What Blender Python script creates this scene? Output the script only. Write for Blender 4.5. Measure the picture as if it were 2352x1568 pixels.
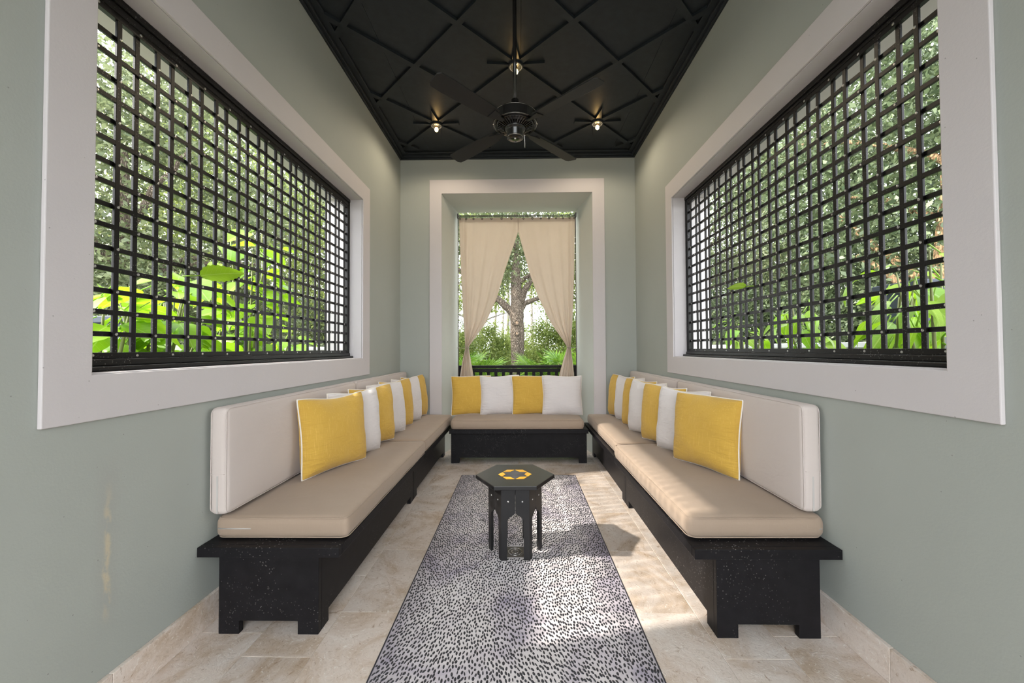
import bpy, math, random
import numpy as np
from mathutils import Matrix, Vector

# ------------------------------------------------------------------ clear
for o in list(bpy.data.objects): bpy.data.objects.remove(o, do_unlink=True)
SC = bpy.context.scene
COL = SC.collection
rnd = random.Random(7)
rng = np.random.default_rng(7)
PI = math.pi

# ------------------------------------------------------------------ camera
F_PX, CX, CY = 900.19, 1180.38, 783.16
YAW, PITCH, ROLL = 0.0152, 0.0199, -0.0048
cam_d = bpy.data.cameras.new('camera'); cam = bpy.data.objects.new('camera', cam_d); COL.objects.link(cam)
cam_d.sensor_width = 36.0; cam_d.sensor_fit = 'HORIZONTAL'
cam_d.lens = F_PX / 2352 * 36.0
cam_d.shift_x = -(CX - 1176) / 2352; cam_d.shift_y = (CY - 784) / 2352
cam_d.clip_start = 0.05; cam_d.clip_end = 300
fw = Vector((-math.sin(YAW) * math.cos(PITCH), math.cos(YAW) * math.cos(PITCH), math.sin(PITCH)))
rt = Vector((math.cos(YAW), math.sin(YAW), 0)); up = rt.cross(fw)
r2 = rt * math.cos(ROLL) + up * math.sin(ROLL); u2 = up * math.cos(ROLL) - rt * math.sin(ROLL)
M = Matrix.Identity(4)
for i in range(3): M[i][0] = r2[i]; M[i][1] = u2[i]; M[i][2] = -fw[i]
M[2][3] = 1.25
cam.matrix_world = M
SC.camera = cam

# ------------------------------------------------------------------ world, sun, exposure
W = bpy.data.worlds.new('sky'); SC.world = W; W.use_nodes = True
bg = W.node_tree.nodes['Background']
bg.inputs['Color'].default_value = (0.93, 0.97, 1.0, 1); bg.inputs['Strength'].default_value = 3.4
sun_d = bpy.data.lights.new('sun', 'SUN'); sun = bpy.data.objects.new('sun', sun_d); COL.objects.link(sun)
sun_d.energy = 5.4; sun_d.angle = math.radians(1.5); sun_d.color = (1.0, 0.93, 0.82)
sun.rotation_euler = Vector((1.0, 0.22, -0.80)).to_track_quat('-Z', 'Y').to_euler()
sun.location = (-8, -2, 9)
vs = SC.view_settings
vs.view_transform = 'Standard'; vs.look = 'None'; vs.exposure = 0.95; vs.gamma = 1.0; vs.use_curve_mapping = False

# ------------------------------------------------------------------ helpers: materials
def newmat(name):
    m = bpy.data.materials.new(name); m.use_nodes = True
    nt = m.node_tree; b = nt.nodes['Principled BSDF']
    return m, nt, b
def setin(nt, node, k, v):
    s = node.inputs[k]
    if hasattr(v, 'is_linked') or isinstance(v, bpy.types.NodeSocket): nt.links.new(v, s)
    else:
        if isinstance(v, tuple) and len(v) == 3 and s.type == 'RGBA': v = v + (1,)
        s.default_value = v
def nd(nt, typ, **kw):
    n = nt.nodes.new(typ)
    for k, v in kw.items():
        if k.startswith('i_'):
            kk = k[2:]
            setin(nt, n, int(kk) if kk.isdigit() else kk.replace('_', ' '), v)
        else: setattr(n, k, v)
    return n
def coords(nt, kind='Object', scale=(1, 1, 1)):
    t = nd(nt, 'ShaderNodeTexCoord'); mp = nd(nt, 'ShaderNodeMapping')
    nt.links.new(t.outputs[kind], mp.inputs['Vector']); mp.inputs['Scale'].default_value = scale
    return mp.outputs['Vector']
def wcoords(nt, scale=(1, 1, 1)):
    t = nd(nt, 'ShaderNodeNewGeometry'); mp = nd(nt, 'ShaderNodeMapping')
    nt.links.new(t.outputs['Position'], mp.inputs['Vector']); mp.inputs['Scale'].default_value = scale
    return mp.outputs['Vector']
def noise(nt, vec, scale, detail=4, rough=.55, dist=0.):
    n = nd(nt, 'ShaderNodeTexNoise'); nt.links.new(vec, n.inputs['Vector'])
    n.inputs['Scale'].default_value = scale; n.inputs['Detail'].default_value = detail
    n.inputs['Roughness'].default_value = rough; n.inputs['Distortion'].default_value = dist
    return n.outputs['Fac']
def ramp(nt, fac, stops):
    r = nd(nt, 'ShaderNodeValToRGB'); nt.links.new(fac, r.inputs['Fac'])
    el = r.color_ramp.elements
    while len(el) < len(stops): el.new(0.5)
    for e, (p, c) in zip(el, stops):
        e.position = p; e.color = (c if isinstance(c, tuple) else (c, c, c)) + (1,)
    return r.outputs['Color']
def mix(nt, fac, a, b, mode='MIX'):
    n = nd(nt, 'ShaderNodeMix'); n.data_type = 'RGBA'; n.blend_type = mode
    for k, v in ((0, fac), (6, a), (7, b)):
        if isinstance(v, bpy.types.NodeSocket): nt.links.new(v, n.inputs[k])
        else: n.inputs[k].default_value = v if not isinstance(v, tuple) else v + (1,)
    return n.outputs[2]
def bump(nt, b, h, strength=.3, dist=.01):
    n = nd(nt, 'ShaderNodeBump'); nt.links.new(h, n.inputs['Height'])
    n.inputs['Strength'].default_value = strength; n.inputs['Distance'].default_value = dist
    nt.links.new(n.outputs['Normal'], b.inputs['Normal'])
def math_(nt, op, a, b=0.):
    n = nd(nt, 'ShaderNodeMath'); n.operation = op
    for i, v in enumerate((a, b)):
        if isinstance(v, bpy.types.NodeSocket): nt.links.new(v, n.inputs[i])
        else: n.inputs[i].default_value = v
    return n.outputs[0]

MAT = {}
def m_paint(key, c, c2, rough=.75, stain=False):
    m, nt, b = newmat(key); v = wcoords(nt)
    n1 = noise(nt, v, 1.4, 5, .6)
    col = mix(nt, n1, c, c2)
    v2 = wcoords(nt, (1, 1, .35)); n2 = noise(nt, v2, 5, 4, .6)
    col = mix(nt, math_(nt, 'MULTIPLY', n2, .25), col, tuple(x * .82 for x in c))
    vo = nd(nt, 'ShaderNodeTexVoronoi'); nt.links.new(v, vo.inputs['Vector']); vo.inputs['Scale'].default_value = 16
    spk = ramp(nt, vo.outputs['Distance'], [(0, 1.), (.028, 1.), (.04, 0.)])
    col = mix(nt, math_(nt, 'MULTIPLY', spk, .5), col, (.12, .11, .10))
    if stain:   # old water run below the near window corner on the wall
        sx = nd(nt, 'ShaderNodeSeparateXYZ'); nt.links.new(wcoords(nt), sx.inputs[0])
        wob = math_(nt, 'MULTIPLY', math_(nt, 'SUBTRACT', noise(nt, wcoords(nt, (0, 0, 1)), 7, 3), .5), .06)
        d = math_(nt, 'ABSOLUTE', math_(nt, 'SUBTRACT', math_(nt, 'ADD', sx.outputs['Y'], wob), 1.352))
        core = ramp(nt, d, [(0, 1.), (.006, 1.), (.014, 0.)])
        halo = ramp(nt, d, [(0, 1.), (.02, .8), (.05, 0.)])
        zr = ramp(nt, math_(nt, 'DIVIDE', sx.outputs['Z'], 1.0), [(.30, 0.), (.42, 1.), (.66, .9), (.80, 0.)])
        zh = ramp(nt, math_(nt, 'DIVIDE', sx.outputs['Z'], 1.0), [(.25, 0.), (.4, 1.), (.80, 1.), (.92, 0.)])
        lm = math_(nt, 'LESS_THAN', sx.outputs['X'], 0.)
        col = mix(nt, math_(nt, 'MULTIPLY', math_(nt, 'MULTIPLY', halo, zh), math_(nt, 'MULTIPLY', lm, .28)), col, (.33, .32, .30))
        pn = ramp(nt, noise(nt, wcoords(nt, (1, 1, .5)), 30, 3), [(.42, 0.), (.55, 1.)])
        col = mix(nt, math_(nt, 'MULTIPLY', math_(nt, 'MULTIPLY', core, zr), math_(nt, 'MULTIPLY', math_(nt, 'MULTIPLY', lm, pn), .6)), col, (.62, .52, .33))
    nt.links.new(col, b.inputs['Base Color']); b.inputs['Roughness'].default_value = rough
    bump(nt, b, noise(nt, v, 120, 3, .6), .12, .004)
    MAT[key] = m
m_paint('sage_plaster', (.405, .427, .395), (.36, .382, .352), .8, True)
m_paint('white_plaster', (.62, .585, .595), (.57, .535, .545), .7)
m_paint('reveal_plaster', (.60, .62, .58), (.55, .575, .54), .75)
m_paint('white_exterior', (.85, .85, .86), (.80, .80, .81), .7)

def m_blackwood(key, base, speck, rough=.42, sp_scale=95., speckcol=(.55, .52, .5), spec=.14):
    m, nt, b = newmat(key); v = wcoords(nt)
    g = noise(nt, wcoords(nt, (6, 6, 6)), 3, 4)
    col = mix(nt, g, base, tuple(x * 2.1 + .004 for x in base))
    vo = nd(nt, 'ShaderNodeTexVoronoi'); nt.links.new(v, vo.inputs['Vector']); vo.inputs['Scale'].default_value = sp_scale
    vo.inputs['Randomness'].default_value = 1.
    s = ramp(nt, vo.outputs['Distance'], [(0, 1.), (.15, 1.), (.22, 0.)])
    patch = ramp(nt, noise(nt, v, 5, 4), [(.45, 0.), (.75, 1.)])
    ge = nd(nt, 'ShaderNodeNewGeometry'); sz = nd(nt, 'ShaderNodeSeparateXYZ'); nt.links.new(ge.outputs['Normal'], sz.inputs[0])
    topf = math_(nt, 'ADD', math_(nt, 'MULTIPLY', math_(nt, 'MAXIMUM', sz.outputs['Z'], 0.), 1.0), .35)
    s = math_(nt, 'MULTIPLY', math_(nt, 'MULTIPLY', s, patch), math_(nt, 'MULTIPLY', topf, speck))
    col = mix(nt, s, col, speckcol)
    nt.links.new(col, b.inputs['Base Color'])
    b.inputs['Roughness'].default_value = rough; b.inputs['Specular IOR Level'].default_value = spec
    bump(nt, b, noise(nt, wcoords(nt, (1, 1, 12)), 40, 3), .12, .003)
    MAT[key] = m
m_blackwood('black_wood', (.0055, .005, .006), .9, .45, 75.)
m_blackwood('lattice_black', (.0045, .004, .004), 1.3, .34, 95., (.55, .52, .5), .26)
m_blackwood('ceiling_black', (.0095, .0122, .0152), .30, .42, 110., (.16, .16, .17), .3)

def m_stone(key):
    m, nt, b = newmat(key)
    oi = nd(nt, 'ShaderNodeObjectInfo')
    off = nd(nt, 'ShaderNodeVectorMath'); off.operation = 'SCALE'
    cmb = nd(nt, 'ShaderNodeCombineXYZ')
    for i in range(3): nt.links.new(oi.outputs['Random'], cmb.inputs[i])
    nt.links.new(cmb.outputs[0], off.inputs[0]); off.inputs['Scale'].default_value = 17.
    ad = nd(nt, 'ShaderNodeVectorMath'); ad.operation = 'ADD'
    nt.links.new(wcoords(nt), ad.inputs[0]); nt.links.new(off.outputs[0], ad.inputs[1])
    v = ad.outputs[0]
    n1 = noise(nt, v, 3.2, 7, .66, 1.2)
    col = ramp(nt, n1, [(.25, (.38, .255, .165)), (.38, (.55, .43, .33)), (.50, (.68, .58, .51)), (.72, (.78, .71, .66))])
    n2 = noise(nt, v, 15, 6, .7, 2.2)
    veins = ramp(nt, n2, [(.32, 1.), (.39, 0.)])
    col = mix(nt, math_(nt, 'MULTIPLY', veins, .7), col, (.27, .155, .08))
    n3 = noise(nt, v, 26, 5, .6, 3.0)
    sh = ramp(nt, n3, [(.60, 0.), (.68, 1.)])
    col = mix(nt, math_(nt, 'MULTIPLY', sh, .65), col, (.90, .86, .82))
    pits = ramp(nt, noise(nt, v, 60, 3, .6, 1.5), [(.24, 1.), (.31, 0.)])
    col = mix(nt, math_(nt, 'MULTIPLY', pits, .6), col, (.13, .075, .035))
    br = math_(nt, 'ADD', math_(nt, 'MULTIPLY', oi.outputs['Random'], .16), .90)
    mm = nd(nt, 'ShaderNodeVectorMath'); mm.operation = 'SCALE'; nt.links.new(col, mm.inputs[0]); nt.links.new(br, mm.inputs['Scale'])
    nt.links.new(mm.outputs[0], b.inputs['Base Color'])
    nt.links.new(ramp(nt, n3, [(.3, .22), (.7, .42)]), b.inputs['Roughness'])
    h = math_(nt, 'SUBTRACT', n3, pits)
    bump(nt, b, h, .4, .004)
    MAT[key] = m
m_stone('travertine')

def m_simple(key, c, rough=.5, metal=0., c2=None, scale=8., bumpk=0., bscale=200., emis=None):
    m, nt, b = newmat(key); v = wcoords(nt)
    col = mix(nt, noise(nt, v, scale, 4), c, c2 or tuple(x * .8 for x in c))
    nt.links.new(col, b.inputs['Base Color'])
    b.inputs['Roughness'].default_value = rough; b.inputs['Metallic'].default_value = metal
    if bumpk: bump(nt, b, noise(nt, v, bscale, 3), bumpk, .003)
    if emis:
        b.inputs['Emission Color'].default_value = emis[0] + (1,); b.inputs['Emission Strength'].default_value = emis[1]
    MAT[key] = m
m_simple('joint_grout', (.62, .55, .48), .8)
m_simple('pebble_black', (.016, .016, .020), .28, 0., (.045, .045, .055), 60.)
m_simple('screw_metal', (.75, .74, .72), .3, 1., (.45, .45, .45), 300.)
m_simple('chrome', (.8, .78, .76), .22, 1.)
m_simple('fan_black', (.010, .0095, .0095), .12, 0., (.016, .015, .014), 20.)
m_simple('fan_blade', (.006, .006, .007), .55, 0., (.009, .009, .009), 20.)
m_simple('highlight_chrome', (.42, .40, .38), .18, 1.)
m_simple('rod_metal', (.16, .15, .15), .4, .6)
m_simple('grommet_dark', (.07, .06, .055), .3, .9)
m_simple('bulb_glow', (1., .8, .5), .3, 0., emis=((1.0, .62, .22), 26.))
m_simple('glow_ring', (.5, .28, .12), .3, .5)
m_simple('table_black', (.007, .007, .009), .36, 0., (.012, .011, .011), 30.)
m_simple('yellow_tile', (.72, .40, .03), .35, 0., (.60, .30, .015), 60.)
m_simple('slate_tile', (.055, .055, .07), .4, 0., (.025, .025, .032), 30.)
m_simple('drain_bronze', (.17, .15, .135), .5, .4, (.09, .08, .07), 40.)
m_simple('soil', (.10, .075, .045), .95, 0., (.06, .075, .03), 3., .4, 20.)
m_simple('slate_blue', (.045, .055, .085), .6, 0., (.035, .045, .07))
m_simple('stem_green', (.16, .20, .04), .6, 0., (.10, .09, .04), 12.)
m_simple('cut_wood', (.50, .36, .25), .8, 0., (.35, .22, .14), 40.)
m_simple('cord', (.45, .40, .35), .9)

def m_grout():
    m, nt, b = newmat('mosaic_grout'); v = wcoords(nt)
    n1 = noise(nt, v, 3.0, 5, .6, .8)
    col = ramp(nt, n1, [(.26, (.33, .30, .42)), (.40, (.60, .55, .61)), (.52, (.76, .715, .725)), (.8, (.84, .81, .80))])
    col = mix(nt, math_(nt, 'MULTIPLY', noise(nt, v, 90, 3), .35), col, (.40, .36, .40))
    # grime darkens both long edges of the inlay
    sx = nd(nt, 'ShaderNodeSeparateXYZ'); nt.links.new(wcoords(nt), sx.inputs[0])
    d = math_(nt, 'ABSOLUTE', math_(nt, 'ADD', sx.outputs['X'], .021))
    d = math_(nt, 'ADD', d, math_(nt, 'MULTIPLY', math_(nt, 'SUBTRACT', noise(nt, v, 4.5, 4), .5), .35))
    e = ramp(nt, d, [(.36, 0.), (.62, 1.)])
    col = mix(nt, math_(nt, 'MULTIPLY', e, .52), col, (.20, .175, .255))
    nt.links.new(col, b.inputs['Base Color']); b.inputs['Roughness'].default_value = .75
    bump(nt, b, noise(nt, v, 150, 3), .3, .002)
    MAT['mosaic_grout'] = m
m_grout()

def m_fabric(key, c, c2, stripes=0., weave=600., wr=.25, trans=0., rough=.9, pillow=False):
    m, nt, b = newmat(key); v = coords(nt, 'Object')
    n1 = noise(nt, v, 6, 4)
    col = mix(nt, n1, c, c2)
    if stripes:
        sv = coords(nt, 'Object', (230, 230, 8.0)); s = ramp(nt, noise(nt, sv, 1.0, 3, .7), [(.56, 0.), (.70, 1.)])
        col = mix(nt, math_(nt, 'MULTIPLY', s, stripes), col, tuple(min(1, x * 1.18 + .05) for x in c))
        s2 = ramp(nt, noise(nt, coords(nt, 'Object', (300, 300, 10.0)), 1.3, 3, .7), [(.30, 1.), (.42, 0.)])
        col = mix(nt, math_(nt, 'MULTIPLY', s2, stripes * .45), col, tuple(x * .78 for x in c))
    nt.links.new(col, b.inputs['Base Color'])
    b.inputs['Roughness'].default_value = rough
    try: b.inputs['Sheen Weight'].default_value = .15
    except Exception: pass
    w = noise(nt, v, weave, 2)
    lo = noise(nt, coords(nt, 'Object', (1, 1, 2.2)), 9, 4, .55, .6)
    h = math_(nt, 'ADD', math_(nt, 'MULTIPLY', w, .10), lo)
    if pillow:   # creases radiating in from the seams
        cr = noise(nt, coords(nt, 'Object', (3.2, 3.2, 17)), 2.0, 3, .5, .5)
        sx = nd(nt, 'ShaderNodeSeparateXYZ'); nt.links.new(v, sx.inputs[0])
        em = ramp(nt, math_(nt, 'ABSOLUTE', sx.outputs['X']), [(.06, 0.), (.22, 1.)])
        h = math_(nt, 'ADD', h, math_(nt, 'MULTIPLY', math_(nt, 'MULTIPLY', cr, em), 2.6))
    bump(nt, b, h, wr, .02)
    if trans:
        out = nt.nodes['Material Output']
        tr = nd(nt, 'ShaderNodeBsdfTranslucent'); nt.links.new(col, tr.inputs['Color'])
        mx = nd(nt, 'ShaderNodeMixShader'); mx.inputs[0].default_value = trans
        nt.links.new(b.outputs[0], mx.inputs[1]); nt.links.new(tr.outputs[0], mx.inputs[2]); nt.links.new(mx.outputs[0], out.inputs['Surface'])
    MAT[key] = m
m_fabric('yellow_fabric', (.62, .385, .065), (.565, .34, .05), .55, wr=.35, pillow=True)
m_fabric('white_fabric', (.70, .655, .65), (.65, .61, .605), 0., wr=.35, pillow=True)
m_fabric('piping_white', (.80, .76, .70), (.75, .70, .64), 0., 600., .1)
m_fabric('taupe_canvas', (.375, .285, .215), (.335, .25, .188), .12, 700., .12)
m_fabric('back_canvas', (.60, .53, .50), (.565, .495, .465), 0., 700., .12)
m_fabric('curtain_linen', (.80, .715, .625), (.76, .67, .58), .10, 500., .08, .5)
m_fabric('curtain_heading', (.72, .61, .51), (.68, .57, .47), .10, 500., .08, .3)
m_simple('zipper_white', (.55, .52, .50), .4)

def m_leaf(key, a, b_, trans=.5, rough=.45, mode='island'):
    m, nt, b = newmat(key)
    if mode == 'island':
        g = nd(nt, 'ShaderNodeNewGeometry'); r = g.outputs['Random Per Island']
    else:
        g = nd(nt, 'ShaderNodeObjectInfo'); r = g.outputs['Random']
    col = mix(nt, r, a, b_)
    if mode != 'island':
        col = mix(nt, math_(nt, 'MULTIPLY', noise(nt, coords(nt, 'Object', (1, 1, 1)), 14, 3), .5), col, tuple(x * .75 for x in a))
    if mode != 'island':   # pale midrib and side veins
        sx = nd(nt, 'ShaderNodeSeparateXYZ'); nt.links.new(coords(nt, 'Object'), sx.inputs[0])
        ay = math_(nt, 'ABSOLUTE', sx.outputs['Y'])
        rib = ramp(nt, ay, [(.0012, 1.), (.0028, 0.)])
        ph = math_(nt, 'FRACT', math_(nt, 'MULTIPLY', math_(nt, 'SUBTRACT', sx.outputs['X'], math_(nt, 'MULTIPLY', ay, .7)), 38.))
        vein = ramp(nt, ph, [(.0, 1.), (.09, 0.)])
        col = mix(nt, math_(nt, 'MULTIPLY', math_(nt, 'MAXIMUM', rib, math_(nt, 'MULTIPLY', vein, .6)), .55), col, (.55, .68, .22))
    nt.links.new(col, b.inputs['Base Color']); b.inputs['Roughness'].default_value = rough
    out = nt.nodes['Material Output']
    tr = nd(nt, 'ShaderNodeBsdfTranslucent'); nt.links.new(mix(nt, .5, col, tuple(min(1., x * 1.3) for x in b_)), tr.inputs['Color'])
    mx = nd(nt, 'ShaderNodeMixShader'); mx.inputs[0].default_value = trans
    nt.links.new(b.outputs[0], mx.inputs[1]); nt.links.new(tr.outputs[0], mx.inputs[2]); nt.links.new(mx.outputs[0], out.inputs['Surface'])
    MAT[key] = m
m_leaf('oak_leaf', (.045, .072, .028), (.25, .285, .15), .35)
m_leaf('hedge_leaf', (.06, .12, .02), (.36, .42, .12), .4)
m_leaf('dark_leaf', (.026, .048, .02), (.17, .22, .11), .3)
m_leaf('palm_leaf', (.05, .14, .015), (.22, .38, .04), .3, .35)
m_leaf('lime_leaf', (.17, .38, .006), (.29, .47, .02), .5, .4, 'obj')
m_leaf('pale_leaf', (.16, .33, .02), (.34, .47, .10), .45, .4, 'obj')

def m_bark(key, c1, c2, c3, sc=1.):
    m, nt, b = newmat(key); v = wcoords(nt, (sc, sc, sc * .26))
    vo = nd(nt, 'ShaderNodeTexVoronoi'); nt.links.new(v, vo.inputs['Vector']); vo.inputs['Scale'].default_value = 52; vo.feature = 'DISTANCE_TO_EDGE'
    n = noise(nt, v, 20, 5, .65, .5)
    col = ramp(nt, math_(nt, 'ADD', math_(nt, 'MULTIPLY', vo.outputs['Distance'], 1.4), math_(nt, 'MULTIPLY', n, .35)), [(.12, c1), (.35, c2), (.7, c3)])
    nt.links.new(col, b.inputs['Base Color']); b.inputs['Roughness'].default_value = .95
    bump(nt, b, vo.outputs['Distance'], 1., .04)
    MAT[key] = m
m_bark('oak_bark', (.030, .021, .016), (.17, .13, .10), (.40, .33, .27))
m_bark('orange_bark', (.15, .09, .05), (.30, .19, .10), (.42, .29, .16), .5)
m_bark('pine_bark', (.22, .19, .17), (.45, .41, .38), (.65, .62, .60), .6)

# ------------------------------------------------------------------ helpers: objects
def tag(o, label=None, cat=None, group=None, kind=None):
    if label: o['label'] = label
    if cat: o['category'] = cat
    if group: o['group'] = group
    if kind: o['kind'] = kind
    return o
def empty(name, loc, label=None, cat=None, group=None, kind=None):
    o = bpy.data.objects.new(name, None); COL.objects.link(o); o.location = loc
    o.empty_display_size = .05
    return tag(o, label, cat, group, kind)
def adopt(o, parent):
    """o's mesh is written in world coordinates; hang it under parent without moving it"""
    o.parent = parent
    if parent.parent is None: o.matrix_parent_inverse = parent.matrix_basis.inverted()
    else: o.matrix_parent_inverse = (parent.parent.matrix_basis @ parent.matrix_parent_inverse @ parent.matrix_basis).inverted()
def obj(name, verts, faces, mat, parent=None, smooth=False, bevel=0., origin=None, segs=2):
    me = bpy.data.meshes.new(name)
    if origin is not None: verts = [(v[0] - origin[0], v[1] - origin[1], v[2] - origin[2]) for v in verts]
    me.from_pydata([tuple(v) for v in verts], [], [tuple(f) for f in faces])
    me.materials.append(MAT[mat]); me.update()
    if smooth: me.shade_smooth()
    o = bpy.data.objects.new(name, me); COL.objects.link(o)
    if origin is not None: o.location = origin
    if parent is not None: adopt(o, parent)
    if bevel:
        md = o.modifiers.new('bevel', 'BEVEL'); md.width = bevel; md.segments = segs; md.limit_method = 'ANGLE'; md.angle_limit = math.radians(40)
    return o
def box(x0, x1, y0, y1, z0, z1):
    v = [(x, y, z) for x in (x0, x1) for y in (y0, y1) for z in (z0, z1)]
    f = [(0, 1, 3, 2), (4, 6, 7, 5), (0, 4, 5, 1), (2, 3, 7, 6), (0, 2, 6, 4), (1, 5, 7, 3)]
    return v, f
def join(*parts):
    V, Fc = [], []
    for v, f in parts:
        k = len(V); V += list(v); Fc += [tuple(i + k for i in q) for q in f]
    return V, Fc
def bx(name, x0, x1, y0, y1, z0, z1, mat, parent=None, bevel=0.):
    v, f = box(min(x0, x1), max(x0, x1), min(y0, y1), max(y0, y1), min(z0, z1), max(z0, z1))
    return obj(name, v, f, mat, parent, False, bevel)
def prism(poly, a0, a1, axis):
    """poly: 2-D points; axis: extrusion axis 'x','y','z'"""
    def P(p, a):
        return {'x': (a, p[0], p[1]), 'y': (p[0], a, p[1]), 'z': (p[0], p[1], a)}[axis]
    n = len(poly); V = [P(p, a0) for p in poly] + [P(p, a1) for p in poly]
    area = sum(poly[i][0] * poly[(i + 1) % n][1] - poly[(i + 1) % n][0] * poly[i][1] for i in range(n))
    flip = (area > 0) == (axis != 'y')
    if a1 < a0: flip = not flip
    Fc = [tuple(range(n)), tuple(range(2 * n - 1, n - 1, -1))]
    Fc += [(i, i + n, (i + 1) % n + n, (i + 1) % n) for i in range(n)]
    if flip: Fc = [tuple(reversed(f)) for f in Fc]
    return V, Fc
def tube(pts, rad, n=8, closed=False, cap=True):
    pts = [Vector(p) for p in pts]; m = len(pts)
    rads = rad if isinstance(rad, (list, tuple)) else [rad] * m
    V, Fc = [], []
    prev = None
    for i, p in enumerate(pts):
        if closed: t = pts[(i + 1) % m] - pts[i - 1]
        else: t = pts[min(i + 1, m - 1)] - pts[max(i - 1, 0)]
        t.normalize()
        if prev is None:
            a = Vector((0, 0, 1)) if abs(t.z) < .9 else Vector((1, 0, 0))
            u = t.cross(a).normalized()
        else: u = (prev - t * prev.dot(t)).normalized()
        prev = u; w = t.cross(u)
        for k in range(n):
            an = 2 * PI * k / n
            V.append(p + (u * math.cos(an) + w * math.sin(an)) * rads[i])
    R = m if closed else m - 1
    for i in range(R):
        for k in range(n):
            a = i * n + k; b_ = i * n + (k + 1) % n; c = ((i + 1) % m) * n + (k + 1) % n; d = ((i + 1) % m) * n + k
            Fc.append((a, b_, c, d))
    if cap and not closed:
        Fc.append(tuple(range(n - 1, -1, -1))); Fc.append(tuple((m - 1) * n + k for k in range(n)))
    return V, Fc
def lathe(prof, c, n=32):
    V, Fc = [], []
    for r, z in prof:
        for k in range(n):
            a = 2 * PI * k / n; V.append((c[0] + r * math.cos(a), c[1] + r * math.sin(a), c[2] + z))
    for i in range(len(prof) - 1):
        for k in range(n):
            Fc.append((i * n + k, i * n + (k + 1) % n, (i + 1) * n + (k + 1) % n, (i + 1) * n + k))
    return V, Fc
def rbox(a, b, c, r, crown=0., nx=14, ny=10, seed=0, lump=0.):
    """soft cushion block, half sizes a,b,c, edge radius r"""
    def axis(h, n):
        s = [-h + r * (1 - math.cos(t * PI / 8)) for t in range(5)]
        mid = [-h + r + (2 * h - 2 * r) * i / n for i in range(1, n)] if h > r + 1e-4 else []
        return s + mid + [-q for q in reversed(s)]
    X, Y, Z = axis(a, nx), axis(b, ny), axis(c, 2)
    idx = {}; V = []; Fc = []
    rr = random.Random(seed); ph = [rr.uniform(0, 6.28) for _ in range(6)]
    def vid(p):
        k = (round(p[0], 5), round(p[1], 5), round(p[2], 5))
        if k in idx: return idx[k]
        q = [max(-(h - r), min(h - r, t)) for t, h in zip(p, (a, b, c))]
        d = Vector([t - s for t, s in zip(p, q)])
        if d.length > 1e-7: d = d.normalized() * r
        x, y, z = q[0] + d.x, q[1] + d.y, q[2] + d.z
        w = max(0, 1 - (x / a) ** 2) * max(0, 1 - (y / b) ** 2)
        wz = z / c
        z += crown * (w ** .5) * (1 if wz > 0 else -.15) * abs(wz)
        z += lump * math.sin(x * 9 + ph[0]) * math.sin(y * 7 + ph[1]) * (.5 + .5 * wz)
        y += lump * .7 * math.sin(x * 11 + ph[2]) * (abs(y) / b) ** 3
        x += lump * .5 * math.sin(y * 13 + ph[3]) * (abs(x) / a) ** 3
        idx[k] = len(V); V.append((x, y, z)); return idx[k]
    def grid(A, B, fn, flip):
        for i in range(len(A) - 1):
            for j in range(len(B) - 1):
                f = [vid(fn(A[i], B[j])), vid(fn(A[i + 1], B[j])), vid(fn(A[i + 1], B[j + 1])), vid(fn(A[i], B[j + 1]))]
                Fc.append(tuple(reversed(f)) if flip else tuple(f))
    grid(X, Y, lambda s, t: (s, t, c), False); grid(X, Y, lambda s, t: (s, t, -c), True)
    grid(X, Z, lambda s, t: (s, -b, t), False); grid(X, Z, lambda s, t: (s, b, t), True)
    grid(Y, Z, lambda s, t: (-a, s, t), True); grid(Y, Z, lambda s, t: (a, s, t), False)
    return V, Fc
def rloop(a, b, r, z, n=6):
    pts = []
    for cx, cy, a0 in ((a - r, b - r, 0), (-a + r, b - r, PI / 2), (-a + r, -b + r, PI), (a - r, -b + r, 1.5 * PI)):
        for k in range(n + 1):
            t = a0 + PI / 2 * k / n; pts.append((cx + r * math.cos(t), cy + r * math.sin(t), z))
    return pts
def fast_mesh(name, V, Fq, mat):
    """numpy quads -> mesh"""
    me = bpy.data.meshes.new(name)
    me.vertices.add(len(V)); me.vertices.foreach_set('co', V.astype(np.float32).ravel())
    n = len(Fq); k = Fq.shape[1]
    me.loops.add(n * k); me.loops.foreach_set('vertex_index', Fq.astype(np.int32).ravel())
    me.polygons.add(n); me.polygons.foreach_set('loop_start', np.arange(0, n * k, k, dtype=np.int32))
    me.polygons.foreach_set('loop_total', np.full(n, k, dtype=np.int32))
    me.materials.append(MAT[mat]); me.update(calc_edges=True); me.validate()
    return me
def link(name, me, parent=None):
    o = bpy.data.objects.new(name, me); COL.objects.link(o)
    if parent is not None: adopt(o, parent)
    return o

# ------------------------------------------------------------------ dimensions
XL, XR, YB, ZC = -1.434, 1.3854, 4.676, 3.596
YF = -1.9                       # open front; unseen walls and roof extended to here to cut front light
XLo, XRo = XL - .316, XR + .316  # outer wall faces
LI = (1.2823, 3.5273, 1.1708, 2.6186); LO = (1.1447, 3.6873, 1.0171, 2.7744)
RI = (1.2835, 3.5296, 1.1736, 2.6059); RO = (1.1431, 3.6752, 1.0263, 2.7633)
BOx0, BOx1, BOz = -1.079, 1.0186, 3.288
BIx0, BIx1, BIz = -.932, .873, 3.120
YO = 5.176                       # outer face of back wall
BRx0, BRx1, BRz = -.814, .745, 3.065

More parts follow.
